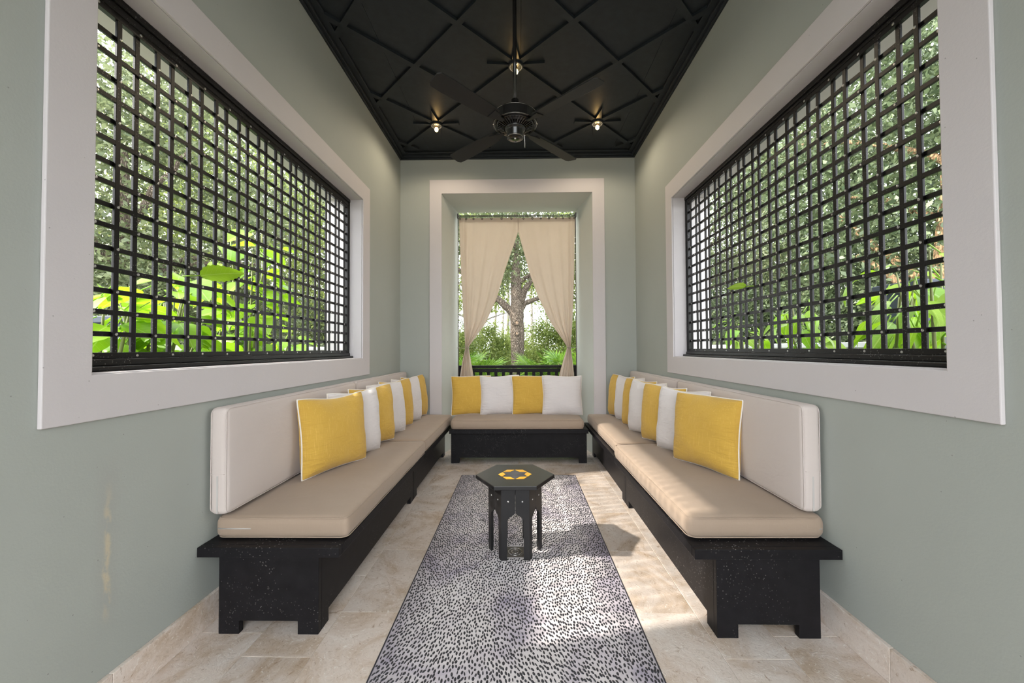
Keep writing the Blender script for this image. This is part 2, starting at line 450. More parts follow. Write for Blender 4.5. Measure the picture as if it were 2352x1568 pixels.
# ------------------------------------------------------------------ setting: walls
def wall_side(name, xi, xo, I):
    y0, y1, z0, z1 = I
    p = join(box(min(xi, xo), max(xi, xo), YF, y0, 0, ZC), box(min(xi, xo), max(xi, xo), y1, YO, 0, ZC),
             box(min(xi, xo), max(xi, xo), y0, y1, 0, z0), box(min(xi, xo), max(xi, xo), y0, y1, z1, ZC))
    return tag(obj(name, *p, 'sage_plaster'), kind='structure')
wall_side('wall_left', XL, XLo, LI)
wall_side('wall_right', XR, XRo, RI)
# back wall with a splayed reveal
def quadstrip(a, b): return a + b, [(0, 1, 3, 2)]
V = []; Fc = []
def addp(v, f):
    k = len(V); V.extend(v); Fc.extend([tuple(i + k for i in q) for q in f])
def poly3(pts): addp(pts, [tuple(range(len(pts)))])
for (y, ax0, ax1, az, fl) in ((YB, BIx0, BIx1, BIz, 0), (YO, BRx0, BRx1, BRz, 1)):
    for q in ([(XL, y, 0), (ax0, y, 0), (ax0, y, ZC), (XL, y, ZC)], [(ax1, y, 0), (XR, y, 0), (XR, y, ZC), (ax1, y, ZC)],
              [(ax0, y, az), (ax1, y, az), (ax1, y, ZC), (ax0, y, ZC)]):
        poly3(list(reversed(q)) if fl else q)
tag(obj('wall_back', V, Fc, 'sage_plaster'), kind='structure')

# white surrounds of the three openings
def surround(name, xi, s, I, O, xo):
    """s = +1 room lies towards +x"""
    t = .014 * s
    e = empty(name, (xi, (I[0] + I[1]) / 2, I[2]), kind='structure')
    x0, x1 = (xi, xi + t) if t > 0 else (xi + t, xi)
    def strip(nm, y0, y1, z0, z1): bx(nm, x0, x1, y0, y1, z0, z1, 'white_plaster', e, .003)
    ro = [(O[0], O[2]), (O[1], O[2]), (O[1], O[3]), (O[0], O[3])]; ri = [(I[0], I[2]), (I[1], I[2]), (I[1], I[3]), (I[0], I[3])]
    V_ = [(x, p[0], p[1]) for x in (x0, x1) for rr_ in (ro, ri) for p in rr_]; F_ = []
    for k_ in range(4):
        n_ = (k_ + 1) % 4
        F_ += [(k_, k_ + 4, n_ + 4, n_), (8 + k_, 8 + n_, 12 + n_, 12 + k_), (k_, n_, 8 + n_, 8 + k_), (4 + k_, 12 + k_, 12 + n_, 4 + n_)]
    obj('casing', V_, F_, 'white_plaster', e, False, .003)
    # reveal lining (jambs, head, sill), 4 mm boards of plaster over the wall core
    xa, xb = min(xi, xo), max(xi, xo); k = .004
    bx('sill', xa, xb, I[0], I[1], I[2], I[2] + k, 'white_plaster', e); bx('head', xa, xb, I[0], I[1], I[3] - k, I[3], 'white_plaster', e)
    bx('jamb', xa, xb, I[0], I[0] + k, I[2] + k, I[3] - k, 'white_plaster', e); bx('jamb', xa, xb, I[1] - k, I[1], I[2] + k, I[3] - k, 'white_plaster', e)
    # hairline shadow gap under the casing
    return e
surround('window_1', XL, 1, LI, LO, XLo)
surround('window_2', XR, -1, RI, RO, XRo)
e = empty('window_3', (0, YB, 0), kind='structure')
V = []; Fc = []
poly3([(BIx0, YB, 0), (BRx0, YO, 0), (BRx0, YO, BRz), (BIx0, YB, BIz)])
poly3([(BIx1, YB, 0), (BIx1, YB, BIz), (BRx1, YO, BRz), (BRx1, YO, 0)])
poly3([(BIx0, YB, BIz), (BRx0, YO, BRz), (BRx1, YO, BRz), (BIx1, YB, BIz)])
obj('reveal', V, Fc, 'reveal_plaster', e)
obj('casing', *prism([(BOx0, 0), (BIx0, 0), (BIx0, BIz), (BIx1, BIz), (BIx1, 0), (BOx1, 0), (BOx1, BOz), (BOx0, BOz)], YB - .014, YB, 'y'), 'white_plaster', e, False, .003)

# ------------------------------------------------------------------ ceiling: panel sheets, battens, crown moulding
ce = empty('ceiling', (0, 2, ZC), kind='structure')
seams = [XL, -1.06, .02, 1.10, XR]
for i in range(4):
    bx('ceiling_panel', seams[i] + (.0012 if i else 0), seams[i + 1] - (.0012 if i < 3 else 0), YF, YB, ZC, ZC + .02, 'ceiling_black', ce)
bx('roof_deck', XLo, XRo, YF, YO, ZC + .02, ZC + .10, 'ceiling_black', ce)
GX, GY, GD = -.0221, 2.7575, .831
BW, BT = .046, .021
# one shared diagonal batten between two nodes
seg = GD / 2 * math.sqrt(2)
bv, bf = box(-seg / 2, seg / 2, -BW / 2, BW / 2, -BT, 0)
bme = bpy.data.meshes.new('batten'); bme.from_pydata(bv, [], bf); bme.materials.append(MAT['ceiling_black'])
ymin = YF
for j2 in range(-9, 6):                       # half rows
    for i2 in range(-3, 4):
        if (i2 + j2) % 2 == 0: continue        # nodes where i (half units) + row parity is odd
        x, y = GX + i2 * GD / 2, GY + j2 * GD / 2
        for s in (-1, 1):                      # segment going to +y
            x2, y2 = x + s * GD / 2, y + GD / 2
            if abs(x2 - GX) > 1.5 * GD + .01 or y2 > GY + 2 * GD + .02 or y < YF: continue
            o = link('batten', bme); o.location = ((x + x2) / 2, (y + y2) / 2, ZC + (.0004 if s > 0 else 0)); o.rotation_euler = (0, 0, math.atan2(GD / 2, s * GD / 2)); adopt(o, ce)
# short stubs running from the edge nodes to the border band
stv, stf = box(0, .13, -BW / 2, BW / 2, -BT, 0)
sme = bpy.data.meshes.new('batten_stub'); sme.from_pydata(stv, [], stf); sme.materials.append(MAT['ceiling_black'])
def stub(x, y, ang):
    o = link('batten_stub', sme); o.location = (x, y, ZC + .0002); o.rotation_euler = (0, 0, ang); adopt(o, ce)
for j in range(-4, 3):
    y = GY + j * GD
    if y < YF: continue
    for s in (-1, 1):
        for a in (PI / 4, -PI / 4): stub(GX + s * 1.5 * GD, y, a if s > 0 else PI - a)
for i in (-1.5, -.5, .5, 1.5):
    for a in (PI / 4, 3 * PI / 4): stub(GX + i * GD, GY + 2 * GD, a)
# border band and crown (stepped black moulding)
def crown(name, x0, x1, y0, y1, z0, z1): bx(name, x0, x1, y0, y1, z0, z1, 'ceiling_black', ce, .004)
for nm, d, z in (('border_band', .092, BT), ('crown_moulding', .046, .045), ('crown_bead', .022, .062)):
    crown(nm, XL, XL + d, YF, YB, ZC - z, ZC); crown(nm, XR - d, XR, YF, YB, ZC - z, ZC)
    crown(nm, XL + d, XR - d, YB - d, YB, ZC - z, ZC)

# ------------------------------------------------------------------ floor: travertine tiles
fl = empty('floor', (0, 2, 0), kind='structure')
RX0, RX1, RY1 = -.5822, .5392, 3.907
bx('mortar_bed', XLo, XRo, YF - .6, YO + .4, -.09, -.0015, 'joint_grout', fl)
G = .0022
def tile(x0, x1, y0, y1):
    bx('tile', x0 + G / 2, x1 - G / 2, y0 + G / 2, y1 - G / 2, -.03, 0, 'travertine', fl, .0012)
def strip(x0, x1, js):
    for a, b_ in zip(js[:-1], js[1:]): tile(x0, x1, a, b_)
def ys(start, step, a, b_):
    k = math.floor((a - start) / step) + 1; L = [a]
    while start + k * step < b_ - .02:
        if start + k * step > a + .02: L.append(start + k * step)
        k += 1
    return L + [b_]
Y0 = YF - .5
strip(XL, -1.145, ys(1.74, .575, Y0, YB)); strip(-1.145, -.857, ys(1.607, .575, Y0, YB)); strip(-.857, RX0, ys(1.882, .58, Y0, RY1))
strip(.817, 1.09, ys(1.613, .575, Y0, YB)); strip(1.09, XR, ys(1.74, .575, Y0, YB)); strip(RX1, .817, ys(1.885, .568, Y0, RY1))
xs_ = [-.857, -.30, .26, .817]
for q in range(3):
    tile(xs_[q], xs_[q + 1], RY1, RY1 + .36)
xs_ = [-.857, -.58, -.02, .54, .817]
for q in range(4):
    tile(xs_[q], xs_[q + 1], RY1 + .36, YB)
for q in range(3): tile(BIx0 + q * .6, BIx0 + q * .6 + .6, YB, YB + .45)
# stone baseboards
def baseboard(name, x0, x1, st):
    e = empty(name, ((x0 + x1) / 2, 2, 0), kind='structure')
    J = ys(st, .56, YF, YB)
    for a, b_ in zip(J[:-1], J[1:]): bx('skirting_stone', x0, x1, a + .0008, b_ - .0008, 0, .132, 'travertine', e, .002)
baseboard('baseboard_left', XL, XL + .018, 1.36); baseboard('baseboard_right', XR - .018, XR, 1.50)
e = empty('baseboard_back', (0, YB, 0), kind='structure')
bx('skirting_stone', XL + .018, BOx0, YB - .018, YB, 0, .132, 'travertine', e, .002); bx('skirting_stone', BOx1, XR - .018, YB - .018, YB, 0, .132, 'travertine', e, .002)

# ------------------------------------------------------------------ pebble mosaic inlay
mo = empty('pebble_mosaic', (-.021, 2.2, 0), 'black pebble mosaic strip set in pale grout down the middle of the floor', 'mosaic')
bx('grout_bed', RX0, RX1, Y0, RY1, -.03, .0005, 'mosaic_grout', mo)
bx('edge_strip', RX0 - .002, RX0 + .004, Y0, RY1, -.03, .0018, 'slate_tile', mo); bx('edge_strip', RX1 - .004, RX1 + .002, Y0, RY1, -.03, .0018, 'slate_tile', mo)
bx('edge_strip', RX0 + .004, RX1 - .004, RY1 - .005, RY1 + .001, -.03, .0018, 'slate_tile', mo)
DR = (-.095, .025, 2.375, 2.50)
P = []
SX, SY, MD = .0106, .0210, .93          # anisotropic dart throwing: stones lie lengthwise, never touching
cells = {}
nx_, ny_ = int((RX1 - RX0) / SX), int((RY1 - Y0) / SY)
for t_ in range(int(nx_ * ny_ * 9)):
    jx, jy = rnd.uniform(RX0 + .009, RX1 - .009), rnd.uniform(Y0 + .014, RY1 - .017)
    if DR[0] - .010 < jx < DR[1] + .010 and DR[2] - .015 < jy < DR[3] + .015: continue
    u_, v_ = jx / SX, jy / SY; ci, cj = math.floor(u_), math.floor(v_)
    if any((u_ - q[0]) ** 2 + (v_ - q[1]) ** 2 < MD * MD for a_ in (-1, 0, 1) for b_ in (-1, 0, 1) for q in cells.get((ci + a_, cj + b_), ())): continue
    cells.setdefault((ci, cj), []).append((u_, v_))
    k = rnd.random()
    w = rnd.uniform(.0042, .0056) if k > .25 else (rnd.uniform(.0028, .0038) if k > .05 else rnd.uniform(.0056, .0066))
    l = rnd.uniform(.0095, .0125) if k < .75 else rnd.uniform(.0068, .0095)
    an = -.42 * math.sin(jx * 4.1 + 1.0) * math.cos(jy * 2.3) + rnd.gauss(0, .16)
    P.append((jx, jy, w, l, an))
P.sort(key=lambda p: abs(p[1] - 1.62))      # the stones that show largest first
def pebble_unit(n=8):
    V = [(0, 0, 1.)]; Fc = []
    for r, z in ((.62, .80), (1., .0)):
        for k in range(n): V.append((r * math.cos(2 * PI * k / n), r * math.sin(2 * PI * k / n), z))
    for k in range(n):
        Fc.append((0, 1 + k, 1 + (k + 1) % n)); Fc.append((1 + k, 1 + n + k, 1 + n + (k + 1) % n)); Fc.append((1 + k, 1 + n + (k + 1) % n, 1 + (k + 1) % n))
    return V, Fc
uv_, uf_ = pebble_unit()
pme = bpy.data.meshes.new('pebble'); pme.from_pydata(uv_, [], uf_); pme.materials.append(MAT['pebble_black']); pme.shade_smooth()
for (x, y, w, l, an) in P[:300]:
    o = link('pebble', pme); o.location = (x, y, .0); o.scale = (w, l, .0034); o.rotation_euler = (0, 0, an); adopt(o, mo)
rest = np.array(P[300:]); uvn = np.array(uv_); ufn = np.array(uf_)
ca, sa = np.cos(rest[:, 4])[:, None], np.sin(rest[:, 4])[:, None]
lx_, ly_ = uvn[None, :, 0] * rest[:, 2:3], uvn[None, :, 1] * rest[:, 3:4]
VV = np.stack([rest[:, 0:1] + lx_ * ca - ly_ * sa, rest[:, 1:2] + lx_ * sa + ly_ * ca, np.broadcast_to(uvn[None, :, 2] * .0034, lx_.shape)], -1).reshape(-1, 3)
FF = (ufn[None] + (np.arange(len(rest)) * len(uvn))[:, None, None]).reshape(-1, 3)
me = fast_mesh('pebbles', VV, FF, 'pebble_black'); me.shade_smooth()
tag(link('pebbles', me, mo), kind='stuff')
# square drain cover with concentric slots, set in the mosaic under the table
dr = empty('drain_cover', ((DR[0] + DR[1]) / 2, (DR[2] + DR[3]) / 2, 0), 'small square drain cover with concentric rings in the floor under the table', 'drain cover')
bx('plate', DR[0], DR[1], DR[2], DR[3], 0, .003, 'drain_bronze', dr, .0008)
for r in (.012, .022, .032, .042, .052):
    c = ((DR[0] + DR[1]) / 2, (DR[2] + DR[3]) / 2, .0036)
    obj('ring', *tube([(c[0] + r * math.cos(t), c[1] + r * math.sin(t), c[2]) for t in np.linspace(0, 2 * PI, 24, endpoint=False)], .0022, 5, True), 'chrome' if r in (.022, .042) else 'drain_bronze', dr, True)

# ------------------------------------------------------------------ lattice screens
def lattice(xf, s, I, label, seed):
    """xf: front plane, s: outward sign"""
    rr = random.Random(seed)
    e = empty('lattice_screen', (xf, (I[0] + I[1]) / 2, I[2]), label, 'lattice screen', 'lattice screens in the side windows')
    pit = .0818; c0 = 1.398; z0 = 1.232; pz = (2.543 - 1.232) / 16; hw = .0095; T = .0105
    def slab(nm, d0, d1, y0, y1, za, zb, bev=.0012):
        bx(nm, xf + s * d0, xf + s * d1, y0, y1, za, zb, 'lattice_black', e, bev)
    zb, zt = I[2] + .0045, I[3] - .0045; yn, yf = I[0] + .0045, I[1] - .0045
    for k in range(-1, 26):
        y = c0 + k * pit
        front = (k % 2 == 1)
        slab('vertical_bar', 0 if front else T, T if front else 2 * T, y - hw, y + hw, z0 - .005, z0 + 16 * pz + .005)
    for r in range(1, 16):
        z = z0 + r * pz
        front = (r % 2 == 0)
        slab('horizontal_bar', .0004 if front else T + .0004, (T if front else 2 * T) + .0004, yn + .02, yf - .02, z - hw, z + hw)
    # rails that carry the outer screws
    slab('bottom_rail', -.001, 2 * T, yn, yf, z0 - .012, z0 + .012); slab('top_rail', -.001, 2 * T, yn, yf, z0 + 16 * pz - .012, z0 + 16 * pz + .012)
    # stepped mouldings round the opening
    slab('sill_moulding', -.018, 2.4 * T, yn, yf, zb + .018, z0 - .012, .004); slab('sill_moulding', -.046, 2.4 * T, yn, yf, zb, zb + .018, .005)
    slab('head_moulding', -.006, 2.4 * T, yn, yf, z0 + 16 * pz + .012, zt - .028, .004); slab('head_moulding', -.016, 2.4 * T, yn, yf, zt - .028, zt, .005)
    for ya, yb, d in ((yf - .030, yf, -.006), (yn, yn + .030, -.006)):
        slab('side_moulding', d, 2.4 * T, ya, yb, zb + .018, zt - .028, .004)
    slab('side_moulding', -.012, 2.4 * T, yf - .012, yf, zb + .018, zt - .028, .004)
    # screw heads on every second crossing
    parts = []
    for r in range(0, 17):
        for k in range(-1, 26):
            odd = (k % 2 == 0)
            if (r % 2 == 0) != odd: continue
            y = c0 + k * pit + rr.uniform(-.002, .002) + .004; z = z0 + r * pz + rr.uniform(-.002, .002)
            prof = [(0.0, .0024), (.0036, .0021), (.0058, .0005), (.0060, -.001)]
            v, f = lathe(prof, (0, 0, 0), 8)
            parts.append(([(xf - s * (p[2] + .0004), y + p[0], z + p[1]) for p in v], f))
    tag(obj('screw_heads', *join(*parts), 'screw_metal', e), kind='stuff')
    return e
lattice(-1.552, -1, LI, 'black wooden lattice screen with one big lime leaf poking through it', 1)
lattice(1.501, 1, RI, 'black wooden lattice screen in the window in front of the orange-barked tree', 2)

# ------------------------------------------------------------------ benches
def bench(x0, x1, y0, y1, bx0, bx1, by0, by1, zt, fx, label, two_ends=(True, True), near_cleat=True):
    """body x0..x1,y0..y1; board bx0..bx1,by0..by1; fx: side (+1/-1) that faces the room"""
    e = empty('bench', ((x0 + x1) / 2, (y0 + y1) / 2, 0), label, 'bench', 'low black benches along the walls')
    t = .028
    def endp(y):
        pol = [(x0, 0), (x0 + .091, 0), (x0 + .091, .058), (x1 - .092, .058), (x1 - .092, 0), (x1, 0), (x1, zt), (x0, zt)]
        v, f = prism(pol, y, y + t, 'y'); obj('end_panel', v, f, 'black_wood', e, False, .002)
    endp(y0); endp(y1 - t)
    for nm, xa in (('front_panel', x1 - t if fx > 0 else x0), ('rear_panel', x0 if fx > 0 else x1 - t)):
        ya, yb = y0 + t, y1 - t
        pol = [(ya, 0), (ya + .066, 0), (ya + .066, .055), (yb - .066, .055), (yb - .066, 0), (yb, 0), (yb, zt), (ya, zt)]
        v, f = prism(pol, xa, xa + t, 'x'); obj(nm, v, f, 'black_wood', e, False, .002)
    # top: one long board and two end cleats
    bx('top_board', bx0, bx1, by0 + .032, by1 - .032, zt, zt + .043, 'black_wood', e, .0025)
    bx('end_cleat', bx0, bx1, by0, by0 + .0312, zt, zt + .043, 'black_wood', e, .0025); bx('end_cleat', bx0, bx1, by1 - .0312, by1, zt, zt + .043, 'black_wood', e, .0025)
    return e
ZT = .3356
LJ, RJ = 3.283, 3.20
bench(-1.336, -.892, 1.733, LJ - .004, XL + .002, -.800, 1.728, LJ - .002, ZT, 1, 'low black bench below the big-leaf window, at the open end of the pavilion')
bench(-1.336, -.892, LJ + .004, 4.64, XL + .002, -.800, LJ + .002, YB - .02, ZT, 1, 'low black bench below the big-leaf window, in the corner beside the curtained opening')
bench(.8445, 1.287, 1.727, RJ - .004, .753, XR - .002, 1.724, RJ - .002, ZT, -1, 'low black bench below the orange-tree window, with the sunlit seat cushion at the open end')
bench(.8445, 1.287, RJ + .004, 4.64, .753, XR - .002, RJ + .002, YB - .02, ZT, -1, 'low black bench below the orange-tree window, in the corner beside the curtained opening')
# bench across the back: same construction turned a quarter
e = empty('bench', (-.018, 4.49, 0), 'short black bench across the back, in front of the curtained opening', 'bench', 'low black benches along the walls')
t = .028; x0, x1, y0, y1 = -.7615, .7255, 4.314, 4.66
pol = [(x0, 0), (x0 + .091, 0), (x0 + .091, .060), (x1 - .087, .060), (x1 - .087, 0), (x1, 0), (x1, ZT), (x0, ZT)]
obj('front_panel', *prism(pol, y0, y0 + t, 'y'), 'black_wood', e, False, .002); obj('rear_panel', *prism(pol, y1 - t, y1, 'y'), 'black_wood', e, False, .002)
for xa in (x0, x1 - t):
    pol = [(y0 + t, 0), (y0 + .09, 0), (y0 + .09, .058), (y1 - .09, .058), (y1 - .09, 0), (y1 - t, 0), (y1 - t, ZT), (y0 + t, ZT)]
    obj('end_panel', *prism(pol, xa, xa + t, 'x'), 'black_wood', e, False, .002)
bx('top_board', -.7702, .7338, 4.242, YB - .02, ZT, ZT + .043, 'black_wood', e, .003)

# ------------------------------------------------------------------ cushions
ZS = ZT + .043
def seat(x0, x1, y0, y1, h, r, crown_, label, rot=0., seed=0, zip_near=True):
    a, b_ = (x1 - x0) / 2, (y1 - y0) / 2
    c = ((x0 + x1) / 2, (y0 + y1) / 2, ZS + h / 2 + .004)
    v, f = rbox(a, b_, h / 2, r, crown_, 10, 16, seed, .0035)
    o = obj('seat_cushion', v, f, 'taupe_canvas', None, True); o.location = c; o.rotation_euler = (0, 0, rot)
    tag(o, label, 'cushion', 'taupe seat cushions on the benches')
    def child(nm, v, f, m):
        q = obj(nm, v, f, m, None, True); q.parent = o; return q
    child('piping', *tube(rloop(a - r * .22, b_ - r * .22, r * 1.1, h / 2 - r * .20), .0026, 6, True), 'taupe_canvas')
    child('piping', *tube(rloop(a - r * .22, b_ - r * .22, r * 1.1, -h / 2 + r * .20), .0026, 6, True), 'taupe_canvas')
    if zip_near:
        s = -1 if x0 < 0 else 1
        xa, xb = sorted((s * (a - .02), s * (a - .17)))
        child('zipper', *box(xa, xb, -b_ - .0016, -b_ + .004, -.004, .0), 'zipper_white')
    return o
seat(-1.412, -.792, 1.80, 3.305, .098, .030, .014, 'long taupe seat cushion on the big-leaf window side, at the open end', 0., 1)
seat(-1.412, -.800, 3.31, 4.64, .098, .030, .014, 'taupe seat cushion on the big-leaf window side, in the corner by the curtains', 0., 2, False)
seat(.752, 1.376, 1.805, 3.185, .100, .036, .016, 'long taupe seat cushion with sunlight on it, at the open end below the orange-tree window', .006, 3)
seat(.785, 1.376, 3.215, 4.64, .098, .032, .014, 'taupe seat cushion below the orange-tree window, in the corner by the curtains', 0., 4, False)
seat(-.757, .690, 4.225, 4.66, .104, .042, .018, 'taupe seat cushion on the short bench in front of the curtains', 0., 5, False)

def backc(x0, x1, y0, y1, label, seed, tilt):
    z0, z1 = ZS + .119, .988
    a, b_, c = (z1 - z0) / 2, (y1 - y0) / 2, (x1 - x0) / 2
    v, f = rbox(a, b_, c, .026, .008, 8, 14, seed, .002)
    s = 1 if x0 < 0 else -1
    v = [(p[2] * s, p[1], -p[0] * 1.0 * 1) for p in v]
    if s > 0: pass
    else: f = [tuple(reversed(q)) for q in f]
    o = obj('back_cushion', v, f, 'back_canvas', None, True)
    o.location = ((x0 + x1) / 2, (y0 + y1) / 2, (z0 + z1) / 2); o.rotation_euler = (0, tilt, 0)
    tag(o, label, 'cushion', 'pale back cushions along the walls')
    for d in (1, -1):
        lp = rloop(b_ - .006, a - .006, .03, 0)
        q = obj('piping', *tube([(d * (c - .005), p[0], p[1]) for p in lp], .0022, 6, True), 'back_canvas', None, True); q.parent = o
    q = obj('zipper', *box(-.004, .004, -b_ - .0012, -b_ + .004, -a + .01, -a + .18), 'zipper_white'); q.parent = o
    q = obj('zipper_flap', *box(-c * .75, c * .75, -b_ - .0008, -b_ + .004, -a + .185, -a + .188), 'back_canvas'); q.parent = o
    return o
backc(-1.420, -1.340, 1.775, 3.19, 'pale upholstered back cushion below the big-leaf window, at the open end', 11, .0)
backc(-1.420, -1.340, 3.20, 4.63, 'pale upholstered back cushion below the big-leaf window, in the corner by the curtains', 12, .0)
backc(1.288, 1.372, 1.815, 3.25, 'pale upholstered back cushion below the orange-tree window, at the open end', 13, .0)
backc(1.288, 1.372, 3.26, 4.63, 'pale upholstered back cushion below the orange-tree window, in the corner by the curtains', 14, .0)

# ------------------------------------------------------------------ throw pillows
def pillow_mesh(w, h, T, seed, n=26):
    rr = random.Random(seed); ph = [rr.uniform(0, 6.28) for _ in range(8)]
    V = []; Fc = []; idx = {}
    def pos(u, v, side):
        # outline: pinched edges, soft ears at the corners
        px = w / 2 * u * (1 - .085 * (1 - v * v) * abs(u) ** 2) * (1 - .035 * abs(u * v) ** 5)
        pz = h / 2 * v * (1 - .085 * (1 - u * u) * abs(v) ** 2) * (1 - .035 * abs(u * v) ** 5)
        k = max(0., (1 - u ** 4) * (1 - v ** 4)) ** .50
        k *= .72 + .28 * (1 - u * u) * (1 - v * v)
        th = T / 2 * k
        ed = (max(abs(u), abs(v))) ** 3 * k
        th += .0055 * ed * (math.sin(13 * v + ph[0] + 2 * u) * (abs(u) > abs(v)) + math.sin(12 * u + ph[1]) * (abs(v) >= abs(u)))
        th += .004 * k * math.sin(4 * u + 5 * v + ph[2])
        sag = -.012 * (1 - v) * .5 * k
        return (px, side * (th + sag * .2), pz + .006 * math.sin(3.1 * u + ph[3]) * (v > 0) * v * v)
    def vid(i, j, side):
        e_ = i in (0, n) or j in (0, n)
        key = (i, j, 0 if e_ else side)
        if key not in idx:
            u = math.sin((i / n - .5) * PI * .98) / math.sin(.5 * PI * .98); v = math.sin((j / n - .5) * PI * .98) / math.sin(.5 * PI * .98)
            idx[key] = len(V); V.append(pos(u, v, side))
        return idx[key]
    for side in (1, -1):
        for i in range(n):
            for j in range(n):
                f = (vid(i, j, side), vid(i + 1, j, side), vid(i + 1, j + 1, side), vid(i, j + 1, side))
                Fc.append(f if side < 0 else tuple(reversed(f)))
    loop = [idx[(i, 0, 0)] for i in range(n)] + [idx[(n, j, 0)] for j in range(n)] + [idx[(i, n, 0)] for i in range(n, 0, -1)] + [idx[(0, j, 0)] for j in range(n, 0, -1)]
    return V, Fc, [V[i] for i in loop]
def pillow(color, near, far, lean, label, group, seed, w=.50, h=.475, T=.195, zb=None):
    """near/far: bottom corners on the cushion (x,y); lean: how far the top moves along the pillow's back"""
    V, Fc, loop = pillow_mesh(w, h, T, seed)
    o = obj('throw_pillow', V, Fc, color + '_fabric', None, True)
    md = o.modifiers.new('sub', 'SUBSURF'); md.levels = 1; md.render_levels = 1
    nx, fx_ = Vector(near), Vector(far); d = (fx_ - nx); d.normalize()
    ang = math.atan2(d.y, d.x)
    mid = (nx + fx_) / 2
    back = -lean
    o.rotation_euler = (back, 0, ang)
    zb = ZS + .108 if zb is None else zb
    cz = h / 2 * math.cos(back)
    off = Vector((-math.sin(ang), math.cos(ang))) * (-math.sin(back) * h / 2)
    o.location = (mid.x + off.x, mid.y + off.y, zb + cz)
    tag(o, label, 'pillow', group)
    q = obj('piping', *tube(loop, .0045, 6, True), 'piping_white', None, True); q.parent = o
    return o
ORD = ['first', 'second', 'third', 'fourth', 'fifth', 'sixth', 'seventh']
Ly = [2.735, 3.02, 3.34, 3.70, 3.99, 4.29, 4.58]
for i, yv in enumerate(Ly):
    col = 'yellow' if i % 2 == 0 else 'white'
    xf_ = [-1.085, -1.085, -1.08, -1.09, -1.10, -1.09, -1.095][i]
    yaw = [.36, .32, .33, .30, .30, .28, .24][i]
    L = .50 if i == 0 else .48
    near = (xf_ - L * math.sin(yaw), yv - L * math.cos(yaw)); 
    pillow(col, near, (xf_, yv), .10 + rnd.uniform(-.02, .02),
           '%s piped throw pillow, %s from the open end of the row below the big-leaf window' % (col, ORD[i]), 'throw pillows below the big-leaf window', 30 + i, w=.53 if i == 0 else .50)
Ry = [2.735, 3.065, 3.355, 3.70, 3.98, 4.29, 4.56]
for i, yv in enumerate(Ry):
    col = 'yellow' if i % 2 == 0 else 'white'
    xf_ = [1.06, 1.06, 1.035, 1.02, 1.035, 1.04, 1.03][i]
    yaw = [.38, .33, .33, .30, .30, .28, .24][i]
    L = .50 if i == 0 else .48
    near = (xf_ + L * math.sin(yaw), yv - L * math.cos(yaw))
    pillow(col, (xf_, yv), near, .10 + rnd.uniform(-.02, .02),
           '%s piped throw pillow, %s from the open end of the row below the orange-tree window' % (col, ORD[i]), 'throw pillows below the orange-tree window', 50 + i, w=.52 if i == 0 else .50)
for i, (xa, col) in enumerate(((-.79, 'yellow'), (-.455, 'white'), (-.088, 'yellow'), (.255, 'white'))):
    yw = .20 if i < 3 else .03
    ya = 4.50
    side = ['nearest the big-leaf window wall', 'second from the big-leaf window wall', 'second from the orange-tree window wall', 'nearest the orange-tree window wall'][i]
    pillow(col, (xa, ya), (xa + .46 * math.cos(yw), ya + .46 * math.sin(yw)), .10,
           '%s piped throw pillow on the short back bench, %s' % (col, side), 'throw pillows on the back bench', 70 + i, w=.475, h=.465, T=.16, zb=ZS + .105)

# ------------------------------------------------------------------ hexagonal table
TX, TY, TZ = -.035, 2.485, .46
tb = empty('side_table', (TX, TY, 0), 'small black hexagonal table with arched sides and yellow star inlay', 'table')
RT = math.radians(1.2)
def hexpts(r, a0=0.): return [(TX + r * math.cos(a0 + RT + k * PI / 3), TY + r * math.sin(a0 + RT + k * PI / 3)) for k in range(6)]
obj('table_top', *prism(hexpts(.248), TZ - .024, TZ, 'z'), 'table_black', tb, False, .003)
hs = .168; ap = hs * math.sqrt(3) / 2
def arch_half(sgn):
    w = hs / 2; ow = .049; zsp, zap = .235, .288
    P = [(w, 0), (w, TZ - .026), (.0008, TZ - .026), (.0008, zap)]
    P += [(.003, zap - .012), (.009, zap - .020), (.020, zap - .027), (.033, zap - .034), (.043, zsp + .005), (ow, zsp - .012), (ow, 0)]
    return [(sgn * p[0], p[1]) for p in P]
for k in range(6):
    a = RT + PI / 6 + k * PI / 3
    nrm = (math.cos(a), math.sin(a)); tan = (-math.sin(a), math.cos(a))
    pe = empty('side_panel', (TX + ap * nrm[0], TY + ap * nrm[1], 0)); adopt(pe, tb)
    pe.location = (TX + ap * nrm[0], TY + ap * nrm[1], 0)
    def place(v, d): return [(TX + nrm[0] * (ap - d - p[1]) + tan[0] * p[0], TY + nrm[1] * (ap - d - p[1]) + tan[1] * p[0], p[2]) for p in v]
    for sgn in (-1, 1):
        v, f = prism(arch_half(sgn), 0, .016, 'y')
        o = obj('arched_board', place(v, 0), f, 'table_black', tb, False, .0012)
        v, f = lathe([(.0, .0024), (.0036, .002), (.0052, .0005), (.0053, -.001)], (0, 0, 0), 10)
        v = [(sgn * .042 + p[0], -p[2], .345 + p[1]) for p in v]
        obj('screw_head', place(v, 0), f, 'screw_metal', o, True)
    bpy.data.objects.remove(pe, do_unlink=True)
